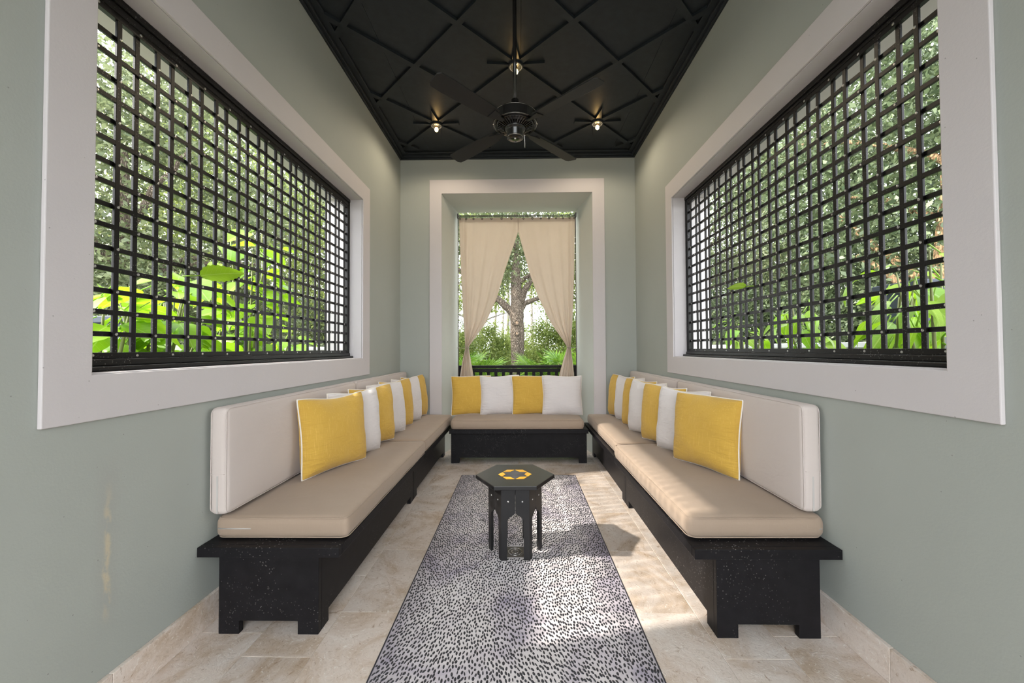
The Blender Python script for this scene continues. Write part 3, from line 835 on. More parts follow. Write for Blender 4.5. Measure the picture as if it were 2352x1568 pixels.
# inlay: six yellow kites round a dark star
R0, AP = .106, .106 * math.sqrt(3) / 2
def pol2(r, a): return (TX + r * math.cos(a + RT), TY + r * math.sin(a + RT))
for k in range(6):
    a = k * PI / 3
    pts = [pol2(R0, a), pol2(AP * .985, a + PI / 6 - .02), pol2(.058, a), pol2(AP * .985, a - PI / 6 + .02)]
    c = (sum(p[0] for p in pts) / 4, sum(p[1] for p in pts) / 4)
    pts = [(c[0] + (p[0] - c[0]) * .96, c[1] + (p[1] - c[1]) * .96) for p in pts]
    obj('inlay_tile', *prism(pts, TZ - .001, TZ + .0016, 'z'), 'yellow_tile', tb)
st = []
for k in range(6): st += [pol2(.054, k * PI / 3), pol2(AP * .97, k * PI / 3 + PI / 6)]
obj('inlay_star', *prism(st, TZ - .001, TZ + .0010, 'z'), 'slate_tile', tb)

# ------------------------------------------------------------------ ceiling lights with star trim
def star_light(x, y, label):
    e = empty('ceiling_light', (x, y, ZC - BT), label, 'light', 'small star-mounted ceiling lights')
    z1 = ZC - BT - .0005; z0 = z1 - .014
    obj('mount_disc', *lathe([(0, -.016), (.058, -.016), (.062, -.010), (.062, .0005)], (x, y, z1), 24), 'ceiling_black', e, False)
    for s in (-1, 1):   # flat arms to either side, spear points fore and aft
        p = [(x + s * .045, y - .012), (x + s * .235, y - .026), (x + s * .235, y + .026), (x + s * .045, y + .012)]
        obj('star_arm', *prism(p, ZC - BT - .001, ZC, 'z'), 'ceiling_black', e)
        p = [(x - .036, y + s * .035), (x, y + s * .24), (x + .036, y + s * .035)]
        obj('star_point', *prism(p, ZC - BT - .001, ZC, 'z'), 'ceiling_black', e)
    rim = obj('reflector', *lathe([(.052, -.016), (.050, -.019), (.046, -.017), (.030, -.006), (.018, -.004), (.0, -.004)], (x, y, z1), 28), 'chrome', e, True)
    parts = []
    for k in range(14):
        a = 2 * PI * k / 14; r0, r1 = .026, .047
        d = (math.cos(a), math.sin(a)); n_ = (-d[1] * .0015, d[0] * .0015)
        za, zb = z1 - .010, z1 - .020
        vv = [(x + d[0] * r0 + n_[0], y + d[1] * r0 + n_[1], za), (x + d[0] * r1 + n_[0], y + d[1] * r1 + n_[1], za), (x + d[0] * r1 + n_[0], y + d[1] * r1 + n_[1], zb), (x + d[0] * r0 + n_[0], y + d[1] * r0 + n_[1], zb)]
        vv += [(p[0] - 2 * n_[0], p[1] - 2 * n_[1], p[2]) for p in vv]
        parts.append((vv, [(0, 1, 2, 3), (7, 6, 5, 4), (0, 4, 5, 1), (1, 5, 6, 2), (2, 6, 7, 3), (3, 7, 4, 0)]))
    obj('reflector_fins', *join(*parts), 'chrome', rim)
    sk = obj('socket', *lathe([(.012, -.004), (.013, -.022), (.011, -.030)], (x, y, z1), 16), 'glow_ring', e, True)
    obj('bulb', *lathe([(.010, -.029), (.017, -.040), (.019, -.052), (.015, -.064), (.007, -.070), (.0, -.071)], (x, y, z1), 18), 'bulb_glow', sk, True)
    ld = bpy.data.lights.new('lamp', 'SPOT'); lo = bpy.data.objects.new('lamp', ld); COL.objects.link(lo)
    ld.energy = 9.; ld.color = (1, .84, .62); ld.shadow_soft_size = .03; ld.spot_size = math.radians(168); ld.spot_blend = .4
    lo.location = (x, y, z1 - .085); adopt(lo, e)
GN = lambda i, j: (GX + i * GD, GY + j * GD)
star_light(*GN(0, .5), 'star-mounted ceiling light just behind the fan rod')
star_light(*GN(-1, 1.5), 'star-mounted ceiling light in the rear corner towards the big-leaf window')
star_light(*GN(1, 1.5), 'star-mounted ceiling light in the rear corner towards the orange-tree window')

# ------------------------------------------------------------------ ceiling fan (at rest)
FX, FY = GN(0, -.5)
fan = empty('ceiling_fan', (FX, FY, 2.60), 'glossy black ceiling fan on a long rod, four dark blades', 'fan')
obj('rod', *tube([(FX, FY, 2.66), (FX, FY, ZC - .06)], .0125, 14), 'fan_black', fan, True)
obj('canopy', *lathe([(.0125, -.10), (.045, -.085), (.065, -.04), (.068, -.0)], (FX, FY, ZC - BT), 28), 'fan_black', fan, True)
obj('motor_housing', *lathe([(.014, .105), (.03, .10), (.06, .085), (.108, .072), (.128, .062), (.131, .056), (.131, .004), (.129, .0), (.121, -.002), (.114, .002), (.0, .004)], (FX, FY, 2.600), 56), 'fan_black', fan, False, .0015)
for z_, r_ in ((2.657, .1305), (2.6005, .1305)):  # bright metal rings, here and below, stand in for highlights on the housing rims
    obj('rim_highlight', *tube([(FX + r_ * math.cos(t), FY + r_ * math.sin(t), z_) for t in np.linspace(0, 2 * PI, 48, endpoint=False)], .0016, 6, True), 'highlight_chrome', fan, True)
obj('rim_highlight', *tube([(FX + .048 * math.cos(t), FY + .048 * math.sin(t), 2.5235) for t in np.linspace(0, 2 * PI, 36, endpoint=False)], .0016, 6, True), 'highlight_chrome', fan, True)
obj('coupling', *lathe([(.0126, .16), (.022, .155), (.024, .10), (.03, .095)], (FX, FY, 2.600), 24), 'fan_black', fan, True)
vent = obj('vent_ring', *lathe([(.112, .0), (.108, -.004), (.066, -.018), (.062, -.016)], (FX, FY, 2.600), 56), 'fan_black', fan, True)
for k in range(36):
    a = 2 * PI * k / 36; d = Vector((math.cos(a), math.sin(a), 0)); n_ = Vector((-d.y, d.x, 0)) * .0022
    p0 = Vector((FX, FY, 2.600 - .019)) + d * .068; p1 = Vector((FX, FY, 2.600 - .0055)) + d * .107
    vv = [p0 + n_, p1 + n_, p1 - n_, p0 - n_]; vv += [p + Vector((0, 0, -.0045)) for p in vv]
    o = obj('vent_rib', vv, [(0, 1, 2, 3), (7, 6, 5, 4), (0, 4, 5, 1), (1, 5, 6, 2), (2, 6, 7, 3), (3, 7, 4, 0)], 'fan_black', vent)
obj('switch_housing', *lathe([(.062, -.014), (.064, -.024), (.058, -.030), (.052, -.032), (.050, -.036), (.050, -.070), (.048, -.076), (.043, -.079), (.0, -.079)], (FX, FY, 2.600), 40), 'fan_black', fan, True, 0)
obj('finial', *lathe([(.006, -.078), (.006, -.083), (.0, -.085)], (FX, FY, 2.600), 12), 'chrome', fan, True)
pc = obj('pull_chain', *tube([(FX + .050, FY + .012, 2.55), (FX + .058, FY + .014, 2.545), (FX + .059, FY + .014, 2.47)], .0017, 6), 'chrome', fan, True)
for q in range(4):
    a = PI / 4 + q * PI / 2 + .04
    d = Vector((math.cos(a), math.sin(a), 0)); n_ = Vector((-d.y, d.x, 0)); c = Vector((FX, FY, 2.588))
    iron = []
    v, f = prism([(.100, -.010), (.13, -.012), (.165, -.026), (.195, -.032), (.195, .032), (.165, .026), (.13, .012), (.100, .010)], -.003, .003, 'z')
    ir = obj('blade_iron', [c + d * p[0] + n_ * p[1] + Vector((0, 0, p[2] + p[1] * .2)) for p in v], f, 'fan_blade', fan)
    pts = [(.165, -.038), (.30, -.046), (.50, -.051), (.575, -.048), (.592, -.032), (.592, .032), (.575, .048), (.50, .051), (.30, .046), (.165, .038)]
    v, f = prism(pts, .0032, .0085, 'z')
    o = obj('blade', [c + d * p[0] + n_ * p[1] + Vector((0, 0, p[2] + p[1] * .2)) for p in v], f, 'fan_blade', ir, False, .0015)

# ------------------------------------------------------------------ curtains, rod, railing at the back opening
YC = 5.075
cr = empty('curtain_rod', (0, YC, 2.985), 'thin dark double curtain rod with side poles across the back opening', 'curtain rod')
for z, dy in ((2.992, 0.), (2.972, -.012)):
    obj('rod', *tube([(-.806, YC + dy, z), (.738, YC + dy, z - .006)], .0055, 8), 'rod_metal', cr, True)
for x in (-.800, .731):
    obj('side_pole', *tube([(x, YC + .01, .02), (x, YC + .01, 3.02)], .006, 8), 'rod_metal', cr, True)
    bx('bracket', x - .01, x + .01, YC - .02, YC + .02, 2.955, 3.015, 'rod_metal', cr, .002)
def interp(tab, z):
    tab = sorted(tab)
    if z <= tab[0][0]: return tab[0][1]
    for (a, va), (b_, vb) in zip(tab[:-1], tab[1:]):
        if z <= b_:
            t = (z - a) / (b_ - a); return va + (vb - va) * t
    return tab[-1][1]
def curtain(outer, inner, label, seed, nring):
    rr = random.Random(seed); ph = rr.uniform(0, 6.28)
    nu, nv = 110, 80; ztop, zbot = 2.955, .60
    V = []; Fc = []
    for j in range(nv + 1):
        z = ztop + (zbot - ztop) * j / nv
        xo, xi = interp(outer, z), interp(inner, z)
        wfull = abs(interp(inner, 2.93) - interp(outer, 2.93))
        g = 1 - abs(xi - xo) / wfull          # gather 0..1
        for i in range(nu + 1):
            u = i / nu
            # folds bunch towards the outer edge
            uu = u ** (1.0 + .25 * (1 - g))
            x = xo + (xi - xo) * uu
            edge = math.exp(-((u) / .16) ** 2) + .55 * math.exp(-((u - 1) / .10) ** 2)
            A = .004 + .026 * edge * (1 - g) + .026 * g * (1 - .55 * g)
            fold = math.sin(2 * PI * (4.2 * u) + ph + .8 * math.sin(3 * u + z)) + .30 * math.sin(2 * PI * 9 * u + 2 * ph)
            amp = A * (.35 + .65 * min(1, (ztop - z) / .25 + .35))
            y = YC - .012 + fold * amp
            if z > 2.9: y = YC - .012 + fold * amp * .7
            V.append((x, y, z + .004 * math.sin(9 * u + ph) * (j == 0)))
    for j in range(nv):
        for i in range(nu):
            a = j * (nu + 1) + i; Fc.append((a, a + 1, a + nu + 2, a + nu + 1))
    e = obj('curtain', V, Fc, 'curtain_linen', None, True)
    md = e.modifiers.new('thick', 'SOLIDIFY'); md.thickness = .0016
    tag(e, label, 'curtain', 'tied-back linen curtains')
    # heading band, grommets, tie cord
    hb = []; hf = []
    for j in range(3):
        z = 2.953 - j * .028
        for i in range(nu + 1):
            p = V[int(round((2.955 - z) / (2.955 - .60) * nv)) * (nu + 1) + i]
            hb.append((p[0], p[1] - .004, z))
    for j in range(2):
        for i in range(nu):
            a = j * (nu + 1) + i; hf.append((a, a + 1, a + nu + 2, a + nu + 1))
    h = obj('heading_band', hb, hf, 'curtain_heading', None, True); h.parent = e
    for k in range(nring):
        u = (k + .35) / nring
        p = V[1 * (nu + 1) + int(u * nu)]
        c = Vector((p[0], p[1] - .007, 2.942))
        q = obj('grommet', *tube([c + Vector((.010 * math.cos(t), 0, .010 * math.sin(t))) for t in np.linspace(0, 2 * PI, 14, endpoint=False)], .0035, 6, True), 'grommet_dark', None, True); q.parent = e
        q = obj('hook', *tube([c + Vector((0, 0, .006)), c + Vector((0, -.002, .03)), (c.x, YC - .004, 2.985)], .0018, 5), 'grommet_dark', None, True); q.parent = e
    xt = (interp(outer, 1.268) + interp(inner, 1.268)) / 2; rw = abs(interp(outer, 1.268) - interp(inner, 1.268)) / 2 + .006
    q = obj('tie_cord', *tube([(xt + rw * math.cos(t), YC - .012 + .030 * math.sin(t), 1.268) for t in np.linspace(0, 2 * PI, 20, endpoint=False)], .0045, 6, True), 'cord', None, True); q.parent = e
    xw = -.815 if xt < 0 else .744
    q = obj('tie_cord', *tube([(xt, YC - .04, 1.268), ((xt + xw) / 2, YC - .02, 1.262), (xw, YC, 1.27)], .003, 6), 'cord', None, True); q.parent = e
    return e
curtain([(2.96, -.790), (2.555, -.775), (2.119, -.756), (1.684, -.735), (1.40, -.715), (1.268, -.705), (1.10, -.745), (.92, -.775), (.6, -.80)],
        [(2.96, -.005), (2.80, -.008), (2.709, -.035), (2.317, -.174), (1.927, -.292), (1.595, -.437), (1.394, -.582), (1.30, -.650), (1.268, -.664), (1.10, -.635), (.92, -.605), (.6, -.57)],
        'tied-back sand linen curtain hung on the big-leaf window side of the back opening', 3, 7)
curtain([(2.96, .728), (2.252, .714), (1.675, .688), (1.40, .668), (1.268, .655), (1.10, .68), (.92, .698), (.6, .71)],
        [(2.96, -.020), (2.80, -.018), (2.767, -.013), (2.199, .143), (1.923, .242), (1.59, .399), (1.345, .569), (1.29, .602), (1.268, .612), (1.10, .56), (.92, .509), (.6, .46)],
        'tied-back sand linen curtain hung on the orange-tree window side of the back opening', 4, 8)
ra = empty('railing', (0, 5.27, 0), 'black wooden balustrade railing across the back opening', 'railing')
bx('top_rail', -.83, .76, 5.235, 5.305, .993, 1.030, 'black_wood', ra, .005); bx('mid_rail', -.83, .76, 5.25, 5.29, .940, .987, 'black_wood', ra, .003)
bx('cross_rail', -.80, .73, 5.26, 5.28, .848, .888, 'black_wood', ra, .003); bx('bottom_rail', -.83, .76, 5.25, 5.29, .10, .15, 'black_wood', ra, .003)
for x in (-.825, .755): bx('post', x - .03, x + .03, 5.235, 5.305, -.10, 1.0, 'black_wood', ra, .003)
x = -.73
while x < .70:
    bx('baluster', x - .021, x + .021, 5.258, 5.282, .15, .940, 'black_wood', ra, .002); x += .1015

# ------------------------------------------------------------------ outdoors
g = bx('ground', -60, 60, -40, 80, -.2, -.10, 'soil'); tag(g, kind='structure')
def quad_leaves(C, size, aspect, upb=.25, rg=None):
    rg = rg or rng
    n = len(C)
    d = rg.normal(size=(n, 3)); d /= np.linalg.norm(d, axis=1)[:, None]
    nn = rg.normal(size=(n, 3)); nn[:, 2] += upb * 4
    s = np.cross(d, nn); s /= (np.linalg.norm(s, axis=1)[:, None] + 1e-9)
    L = (size * rg.uniform(.7, 1.3, n))[:, None]
    b = np.cross(s, d) * L * .12
    a0 = C - d * L * .5; a2 = C + d * L * .5; a1 = C + s * L * aspect * .5 + b; a3 = C - s * L * aspect * .5 + b
    V = np.stack([a0, a1, a2, a3], 1).reshape(-1, 3); Fq = np.arange(n * 4).reshape(n, 4)
    return V, Fq
def crown_points(c, r, n, nclump, cr_, rg, zmin=None):
    c = np.array(c); r = np.array(r)
    d = rg.normal(size=(nclump, 3)); d /= np.linalg.norm(d, axis=1)[:, None]
    k = rg.uniform(.15, 1., nclump) ** .45
    cc = c + d * k[:, None] * r
    which = rg.integers(0, nclump, n)
    P_ = cc[which] + rg.normal(size=(n, 3)) * (cr_ * rg.uniform(.6, 1.3, nclump)[which])[:, None]
    if zmin is not None: P_ = P_[P_[:, 2] > zmin]
    return P_
def wobble(path, n, amp, seed):
    rr = random.Random(seed); P_ = []
    for i in range(n + 1):
        t = i / n * (len(path) - 1); k = min(int(t), len(path) - 2); f = t - k
        a, b_ = Vector(path[k]), Vector(path[k + 1]); P_.append(a.lerp(b_, f) + Vector((rr.uniform(-amp, amp), rr.uniform(-amp, amp), 0)))
    return P_
def limb(path, r0, r1, seed, n=10, amp=.03, seg=12):
    p = wobble(path, n, amp, seed); rr = random.Random(seed + 5)
    return tube(p, [r0 + (r1 - r0) * i / n * 1. + rr.uniform(-.03, .03) * r0 for i in range(n + 1)], seg)
def tree(name, label, base, h, crown_c, crown_r, n, size, mat, bark, seed, r0=.16, limbs=(), group='trees around the pavilion', clumps=70, cr_=.38, aspect=.5, zmin=.2, lean=(0, 0)):
    rg = np.random.default_rng(seed)
    e = empty(name, base, label, 'tree', group)
    top = (base[0] + lean[0], base[1] + lean[1], base[2] + h)
    parts = [limb([base, ((base[0] + top[0]) / 2, (base[1] + top[1]) / 2, base[2] + h * .5), top], r0, r0 * .45, seed)]
    obj('trunk', *parts[0], bark, e, True)
    for k, (path, ra_, rb) in enumerate(limbs): obj('branch', *limb(path, ra_, rb, seed + 11 * k, 8, .02), bark, e, True)
    rr = random.Random(seed)
    for k in range(5):
        a = rr.uniform(0, 6.28); z = base[2] + h * rr.uniform(.45, .95); t = (z - base[2]) / h
        s = Vector((base[0] + lean[0] * t, base[1] + lean[1] * t, z)); en = Vector((crown_c[0] + crown_r[0] * .75 * math.cos(a), crown_c[1] + crown_r[1] * .75 * math.sin(a), min(z + rr.uniform(.4, 1.6), crown_c[2] + crown_r[2] * .8)))
        obj('branch', *limb([s, s.lerp(en, .5) + Vector((0, 0, .15)), en], r0 * .38, r0 * .10, seed + k, 8, .04, 8), bark, e, True)
    P_ = crown_points(crown_c, crown_r, n, clumps, cr_, rg, zmin)
    me = fast_mesh('foliage', *quad_leaves(P_, size, aspect, .25, rg), mat)
    tag(link('foliage', me, e), kind='stuff')
    return e
# big-leaf window side (x < 0)
tree('broadleaf_tree', 'dense small-leaved tree beyond the garden wall, first past the big-leaf window', (-5.6, 5.4, -.1), 4.2, (-5.6, 5.9, 3.4), (1.7, 2.0, 2.6), 30000, .085, 'oak_leaf', 'oak_bark', 101, clumps=110)
tree('broadleaf_tree', 'small-leaved tree beyond the garden wall, between its two neighbours by the big-leaf window', (-6.6, 9.0, -.1), 5.0, (-6.6, 9.2, 3.9), (2.2, 2.4, 3.4), 36000, .095, 'hedge_leaf', 'oak_bark', 102, clumps=110)
tree('broadleaf_tree', 'tall small-leaved tree on the big-leaf side, nearest the back of the pavilion', (-6.0, 13.0, -.1), 5.5, (-6.2, 13.0, 4.2), (2.6, 2.6, 4.0), 30000, .12, 'oak_leaf', 'oak_bark', 103, clumps=110)
# orange-tree window side (x > 0)
tree('orange_barked_tree', 'leaning orange-barked tree outside the lattice, dark glossy leaves', (5.15, 4.9, -.1), 4.7, (5.6, 5.9, 3.9), (1.5, 2.0, 2.6), 34000, .085, 'dark_leaf', 'orange_bark', 104, r0=.125, clumps=110, lean=(.10, -.12),
     limbs=[([(5.1, 4.95, 2.0), (4.9, 5.4, 2.6), (4.8, 5.9, 3.2)], .06, .03), ([(5.1, 4.9, 1.7), (4.7, 5.2, 2.3), (4.6, 5.4, 2.5)], .05, .03)])
tree('broadleaf_tree', 'dark broadleaf tree behind the orange-barked tree', (6.6, 8.8, -.1), 5.0, (6.6, 9.0, 3.9), (2.2, 2.4, 3.5), 36000, .095, 'oak_leaf', 'oak_bark', 105, clumps=120)
tree('broadleaf_tree', 'dark broadleaf tree on the orange-tree side, nearest the back of the pavilion', (6.2, 13.0, -.1), 5.5, (6.4, 13.0, 4.2), (2.6, 2.6, 4.0), 30000, .12, 'dark_leaf', 'oak_bark', 106, clumps=110)
def bush(name, label, c, r, n, size, mat, seed, cat='bush', group='bushes around the pavilion', clumps=60, cr_=.22, aspect=.55):
    rg = np.random.default_rng(seed)
    e = empty(name, (c[0], c[1], -.1), label, cat, group)
    rr = random.Random(seed)
    for k in range(4):
        a = rr.uniform(0, 6.28)
        obj('stem', *limb([(c[0] + .1 * math.cos(a), c[1] + .1 * math.sin(a), -.1), (c[0] + r[0] * .5 * math.cos(a), c[1] + r[1] * .5 * math.sin(a), c[2])], .03, .012, seed + k, 6, .02, 6), 'oak_bark', e, True)
    P_ = crown_points(c, r, n, clumps, cr_, rg, -.05)
    tag(link('foliage', fast_mesh('foliage', *quad_leaves(P_, size, aspect, .3, rg), mat), e), kind='stuff')
    return e
for k, (x, y, z, rx, ry, rz, nm) in enumerate(((-5.0, 5.2, 1.1, .8, 1.1, 1.3, 'the first tree'), (-5.2, 7.4, 1.1, .9, 1.3, 1.4, 'the middle tree'), (-5.4, 10.2, 1.2, 1.0, 1.6, 1.6, 'the last tree'))):
    bush('hedge_bush', 'leafy hedge bush below %s on the big-leaf window side' % nm, (x, y, z), (rx, ry, rz), 14000, .075, 'oak_leaf', 120 + k)
for k, (x, y, z, rx, ry, rz, nm) in enumerate(((5.0, 6.4, 1.1, .8, 1.0, 1.3, 'beside the orange-barked trunk'), (5.2, 8.4, 1.1, .9, 1.2, 1.4, 'below the tree behind the orange-barked tree'), (5.4, 10.9, 1.2, 1.0, 1.6, 1.6, 'below the last tree on the orange-tree side'))):
    bush('hedge_bush', 'dark leafy hedge bush %s' % nm, (x, y, z), (rx, ry, rz), 14000, .075, 'dark_leaf', 130 + k)

# trees behind the pavilion
oak = empty('oak_tree', (-.06, 9.0, -.1), 'rough-barked oak tree seen between the curtains', 'tree', 'trees around the pavilion')
rr = random.Random(9)
def ztrunk(z): return -.064 + .012 * math.sin(z * 1.7)
zs = np.linspace(-.1, 4.6, 34)
tp = [(ztrunk(z) - .012 * (z > 2.2) * (z - 2.2), 9.0 + .02 * math.sin(z * 2.3), z) for z in zs]
tr_ = [(.155 if z < 2.0 else .155 - (z - 2.0) * .055) * (1 + .05 * math.sin(z * 5) + rr.uniform(-.03, .03)) + (.02 if 1.9 < z < 2.3 else 0) for z in zs]
tr_ = [max(.04, q) for q in tr_]
obj('trunk', *tube(tp, tr_, 26), 'oak_bark', oak, True)
for k, (path, a, b_) in enumerate((
    ([(-.05, 9.0, 1.95), (-.28, 8.98, 2.20), (-.55, 8.95, 2.45), (-.95, 8.95, 2.62), (-1.4, 9.0, 3.1)], .100, .04),
    ([(-.02, 9.0, 2.10), (.12, 9.0, 2.30), (.40, 8.98, 2.40), (.8, 9.0, 2.5)], .075, .035),
    ([(0., 9.0, 2.28), (.12, 8.97, 2.58), (.25, 8.95, 2.82), (.5, 8.9, 3.3)], .085, .05),
    ([(-.04, 9.0, 2.75), (.10, 8.97, 2.86), (.22, 8.95, 2.93), (.5, 8.9, 3.0)], .06, .03),
    ([(-.5, 8.95, 2.40), (-.65, 8.93, 2.28), (-.9, 8.93, 2.25)], .035, .02))):
    obj('branch', *limb(path, a, b_, 200 + k, 12, .012, 12), 'oak_bark', oak, True)
for z, r in ((1.84, .050), (1.60, .038)):
    yk = 9.0 - .178
    k_ = obj('knot', *tube([(-.068 + r * math.cos(t), yk, z + r * 1.15 * math.sin(t)) for t in np.linspace(0, 2 * PI, 18, endpoint=False)], r * .42, 8, True), 'oak_bark', oak, True)
    q = obj('knot_face', *lathe([(0, .006), (r * .5, .004), (r * .85, -.01)], (0, 0, 0), 14), 'cut_wood', oak, True)
    for v in q.data.vertices: v.co = (-.068 + v.co.x, yk - .004 - v.co.z, z + v.co.y * 1.1)
    q.matrix_parent_inverse = oak.matrix_basis.inverted()
rg = np.random.default_rng(77)
P_ = crown_points((-.1, 9.3, 5.0), (3.2, 2.2, 2.2), 34000, 90, .40, rg, 2.45)
tag(link('foliage', fast_mesh('foliage', *quad_leaves(P_, .085, .5, .25, rg), 'oak_leaf'), oak), kind='stuff')
for k, (x, y, z, rx, ry, rz, n, mt, lb) in enumerate((
    (-1.15, 10.6, .95, .95, .7, 1.0, 22000, 'hedge_leaf', 'bright green leafy bush behind the palmettos, big-leaf window side of the oak'),
    (-.15, 12.6, 1.0, .75, .7, 1.0, 14000, 'hedge_leaf', 'yellow-green bush farther back, straight behind the oak trunk'),
    (1.05, 10.2, 1.05, .95, .7, 1.25, 26000, 'hedge_leaf', 'tall round leafy bush beside the oak trunk, orange-tree window side'),
    (2.0, 14.2, 1.2, 1.1, .9, 1.5, 12000, 'oak_leaf', 'dense bush behind the tall round bush, orange-tree window side'),
    (-2.2, 14.4, 1.2, 1.1, .9, 1.6, 12000, 'oak_leaf', 'dense bush far out towards the big-leaf window side'))):
    bush('garden_bush', lb, (x, y, z), (rx, ry, rz), n, .062, mt, 140 + k, clumps=80, cr_=.16)
for k, (x, y, z, lb) in enumerate(((-2.2, 17, 5.2, 'big-leaf window side'), (2.6, 17, 5.4, 'orange-tree window side'))):
    tree('background_tree', 'hazy tall tree far behind the oak, %s' % lb, (x, y, -.1), 4.5, (x, y, z), (2.6, 2.0, 3.2), 16000, .14, 'hedge_leaf', 'pine_bark', 160 + k, r0=.14, group='background trees', clumps=80, zmin=2.9)
for k, x in enumerate((-1.95, -1.42, -1.05, -.62, .72, 1.6)):
    e = empty('pine_tree', (x, 20 + k % 3, -.1), 'slim pale pine trunk far behind the oak and bushes', 'tree', 'pale pine trunks far behind')
    obj('trunk', *limb([(x, 20 + k % 3, -.1), (x + .15 * math.sin(k), 20 + k % 3, 4.), (x + .1, 20 + k % 3, 9.)], .11, .05, 170 + k, 8, .02, 8), 'pine_bark', e, True)
    rg = np.random.default_rng(180 + k)
    tag(link('foliage', fast_mesh('foliage', *quad_leaves(crown_points((x, 20 + k % 3, 8.5), (1.2, 1.2, 1.5), 1500, 14, .4, rg), .16, .25, .2, rg), 'dark_leaf'), e), kind='stuff')
# palmettos at the foot of the oak: fans of blades
def palmetto(x, y, s, label, seed):
    rr = random.Random(seed); e = empty('palmetto', (x, y, -.1), label, 'palmetto', 'palmettos at the foot of the oak')
    V = []; Fc = []
    stems = []
    for k in range(15):
        a = rr.uniform(0, 6.28); tl = rr.uniform(.15, .9); hh = rr.uniform(.55, .98) * s
        c = Vector((x + math.cos(a) * tl * .5 * s, y + math.sin(a) * tl * .4 * s, -.1 + hh))
        stems.append(tube([(x + .1 * math.cos(a), y + .1 * math.sin(a), -.1), ((x + c.x) / 2, (y + c.y) / 2, -.1 + hh * .6), c], .009, 5))
        ax = Vector((math.cos(a) * .7, math.sin(a) * .7, .75)).normalized(); side = ax.cross(Vector((0, 0, 1))).normalized(); nrm = side.cross(ax)
        for q in range(17):
            t = -1.5 + 3.0 * q / 16; d = (ax * math.cos(t) + side * math.sin(t)).normalized(); L = .44 * s * rr.uniform(.85, 1.1)
            wv = d.cross(nrm).normalized() * .016 * s
            b0 = len(V); m_ = c + d * L * .55 + Vector((0, 0, .01)); en = c + d * L + Vector((0, 0, -.10 * s * rr.random()))
            V += [c, m_ + wv, en, m_ - wv]; Fc.append((b0, b0 + 1, b0 + 2, b0 + 3))
    obj('fronds', V, Fc, 'palm_leaf', e)['kind'] = 'stuff'
    obj('stems', *join(*stems), 'stem_green', e, True)['kind'] = 'stuff'
for k, (x, y, s, nm) in enumerate(((-1.35, 8.5, 1.10, 'farthest from the oak trunk on its big-leaf side'), (-.86, 8.2, 1.12, 'next to the oak trunk on its big-leaf side'), (.60, 8.3, 1.14, 'next to the oak trunk on its orange-tree side'), (1.05, 8.0, 1.14, 'second from the oak trunk on its orange-tree side'), (1.7, 8.5, 1.10, 'farthest from the oak trunk on its orange-tree side'))):
    palmetto(x, y, s, 'spiky green palmetto, %s' % nm, 210 + k)

# white garden walls on both sides, with slate planter boxes in front
for nm, x, lb in (('garden_wall', -3.45, 'low white garden wall outside the big-leaf window'), ('garden_wall', 3.35, 'low white garden wall outside the orange-tree window')):
    e = empty(nm, (x, 5, -.1), lb, 'garden wall', 'low white garden walls')
    bx('wall_body', x - .09, x + .09, 1.0, 13., -.1, 1.245, 'white_exterior', e, .004); bx('coping', x - .12, x + .12, .97, 13.03, 1.245, 1.30, 'white_exterior', e, .006)
def planter(x, y, z1, lb):
    e = empty('planter_box', (x, y, -.1), lb, 'planter', 'slate blue planter boxes')
    bx('box', x - .17, x + .17, y - .17, y + .17, -.1, z1 - .05, 'slate_blue', e, .006); bx('rim', x - .19, x + .19, y - .19, y + .19, z1 - .05, z1, 'slate_blue', e, .006)
planter(-2.95, 2.93, 1.50, 'tall slate blue planter box behind the lime-leaved shrubs')
planter(2.95, 2.92, 1.72, 'tall slate blue planter box behind the narrow-leaved shrubs')

# ------------------------------------------------------------------ large-leaved shrubs outside the windows
def leaf_mesh(name, L, Wd, mat, serr=0., fold=.18, curl=.25, n=12):
    V = []; Fc = []
    for i in range(n + 1):
        t = i / n
        w = Wd / 2 * (math.sin(PI * t ** .72) ** .85) if 0 < t < 1 else 0.
        if serr and 0 < t < 1: w *= 1 + serr * (1 if i % 2 else -1)
        x = L * t; z = -curl * L * (t - .3) ** 2
        for q in (-1, -.5, 0, .5, 1):
            V.append((x - (.015 * L * (1 - abs(q))), w * q, z + fold * abs(w * q) + .02 * L * math.sin(9 * t) * abs(q) * .3))
    for i in range(n):
        for k in range(4): a = i * 5 + k; Fc.append((a, a + 1, a + 6, a + 5))
    pv, pf = tube([(-.35 * L, 0, .03 * L), (-.12 * L, 0, .01 * L), (.02 * L, 0, 0)], .0035, 5)
    k = len(V); V += [tuple(p) for p in pv]; Fc += [tuple(i + k for i in f) for f in pf]
    me = bpy.data.meshes.new(name); me.from_pydata(V, [], Fc); me.materials.append(MAT[mat]); me.shade_smooth(); return me
LM = [leaf_mesh('leaf', .19, .135, 'lime_leaf', .0), leaf_mesh('leaf', .22, .15, 'lime_leaf', .06), leaf_mesh('leaf', .15, .10, 'lime_leaf', 0., .1, .5)]
NM = [leaf_mesh('leaf', .20, .072, 'pale_leaf', 0., .2, .6), leaf_mesh('leaf', .24, .085, 'lime_leaf', 0., .15, .9), leaf_mesh('leaf', .17, .06, 'lime_leaf', 0., .2, .3)]
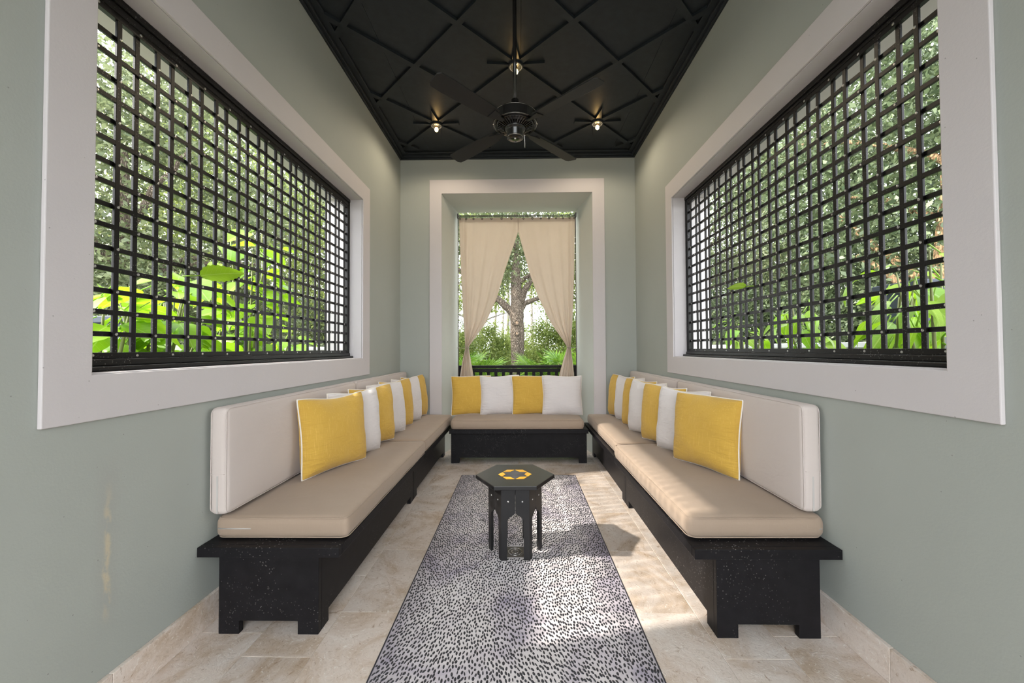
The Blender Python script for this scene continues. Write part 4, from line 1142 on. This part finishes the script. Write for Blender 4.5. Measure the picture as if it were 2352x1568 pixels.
def shrub(name, label, x, y, ztop, zlow, spread, nleaf, meshes, seed, nst=4, group='shrubs outside the windows', extra=None, drop=(0.1, .7)):
    rr = random.Random(seed); e = empty(name, (x, y, -.1), label, 'shrub', group)
    stems = []
    for k in range(nst):
        a = rr.uniform(0, 6.28); en = Vector((x + spread * .55 * math.cos(a), y + spread * math.sin(a), rr.uniform(ztop - .25, ztop)))
        p = [Vector((x + .04 * math.cos(a), y + .04 * math.sin(a), -.1)), Vector((x + spread * .25 * math.cos(a), y + spread * .4 * math.sin(a), zlow)), en]
        stems.append(p); obj('stem', *tube([p[0], p[0].lerp(p[1], .5), p[1], p[1].lerp(p[2], .5), p[2]], [.013, .012, .010, .008, .004], 6), 'stem_green', e, True)
    for k in range(nleaf):
        p = stems[k % nst]; t = rr.random() ** .8; c = p[1].lerp(p[2], t)
        a = rr.uniform(0, 6.28); R_ = rr.uniform(.06, .20)
        pos = c + Vector((math.cos(a) * R_ * .7, math.sin(a) * R_, rr.uniform(-.05, .06)))
        lim = 1.80 if x < 0 else 1.75
        if abs(pos.x) < lim + .12: pos.x = math.copysign(lim + .12 + rr.uniform(0, .1), pos.x)
        o = link('leaf', rr.choice(meshes)); s = rr.uniform(.85, 1.35); o.scale = (s, s, s)
        if abs(pos.x) < lim + .30: a = math.atan2(math.sin(a), abs(math.cos(a)) * (-1 if x < 0 else 1))
        o.location = pos; o.rotation_euler = (rr.uniform(-.7, .7), rr.uniform(*drop), a); adopt(o, e)
    if extra:
        for (m_, loc, rot, s) in extra:
            o = link('leaf', m_); o.location = loc; o.rotation_euler = rot; o.scale = (s, s, s); adopt(o, e)
    return e
def aim(x, n):
    x = Vector(x).normalized(); n = Vector(n); n = (n - x * n.dot(x)).normalized(); y = n.cross(x)
    m_ = Matrix((x, y, n)).transposed(); return m_.to_euler()
POKE = leaf_mesh('poking_leaf', .255, .155, 'lime_leaf', .07, .10, .12, 18)
POKE2 = leaf_mesh('poking_leaf', .17, .07, 'lime_leaf', .05, .1, .3, 12)
shrub('big_leaf_shrub', 'lime shrub with big serrated leaves, one poking in through the lattice', -2.28, 2.35, 1.78, 1.02, .30, 46, LM, 301, 5,
      extra=[(POKE, (-1.520, 1.835, 1.606), aim((.42, .62, .19), (.45, -.60, .55)), .76)])
shrub('big_leaf_shrub', 'lime big-leaf shrub next to the slate planter', -2.45, 2.62, 1.72, 1.0, .32, 44, LM, 302, 5)
shrub('big_leaf_shrub', 'tall lime shrub with an upright shoot above the others', -2.30, 3.25, 2.25, 1.05, .20, 44, LM, 303, 4)
shrub('big_leaf_shrub', 'lime big-leaf shrub between the tall shoot and its neighbour', -2.60, 3.15, 1.62, 1.0, .34, 44, LM, 304, 5)
shrub('big_leaf_shrub', 'low lime big-leaf shrub at the far end, past the tall shoot', -2.55, 3.95, 1.52, 1.0, .30, 30, LM, 305, 4)
shrub('big_leaf_shrub', 'lime big-leaf shrub at the open end of the bed', -2.20, 1.98, 1.66, 1.0, .20, 34, LM, 306, 4)
shrub('narrow_leaf_shrub', 'narrow-leaved green shrub at the open end of the bed outside the lattice', 2.22, 2.10, 1.86, 1.0, .26, 44, NM, 311, 5, drop=(.2, 1.2))
shrub('narrow_leaf_shrub', 'narrow-leaved green shrub beside the slate planter', 2.40, 2.62, 1.80, 1.0, .30, 40, NM, 312, 5, drop=(.2, 1.2))
shrub('narrow_leaf_shrub', 'thin narrow-leaved shrub in the middle of the bed', 2.45, 3.25, 1.78, 1.0, .30, 30, NM, 313, 4, drop=(.2, 1.2),)
shrub('narrow_leaf_shrub', 'sparse narrow-leaved shrub with a leaf poking in through the lattice', 2.35, 4.05, 1.72, 1.0, .26, 20, NM, 314, 4, drop=(.2, 1.2),
      extra=[(POKE2, (1.470, 2.560, 1.648), aim((-.22, .60, .10), (-.5, -.7, .6)), .95)])
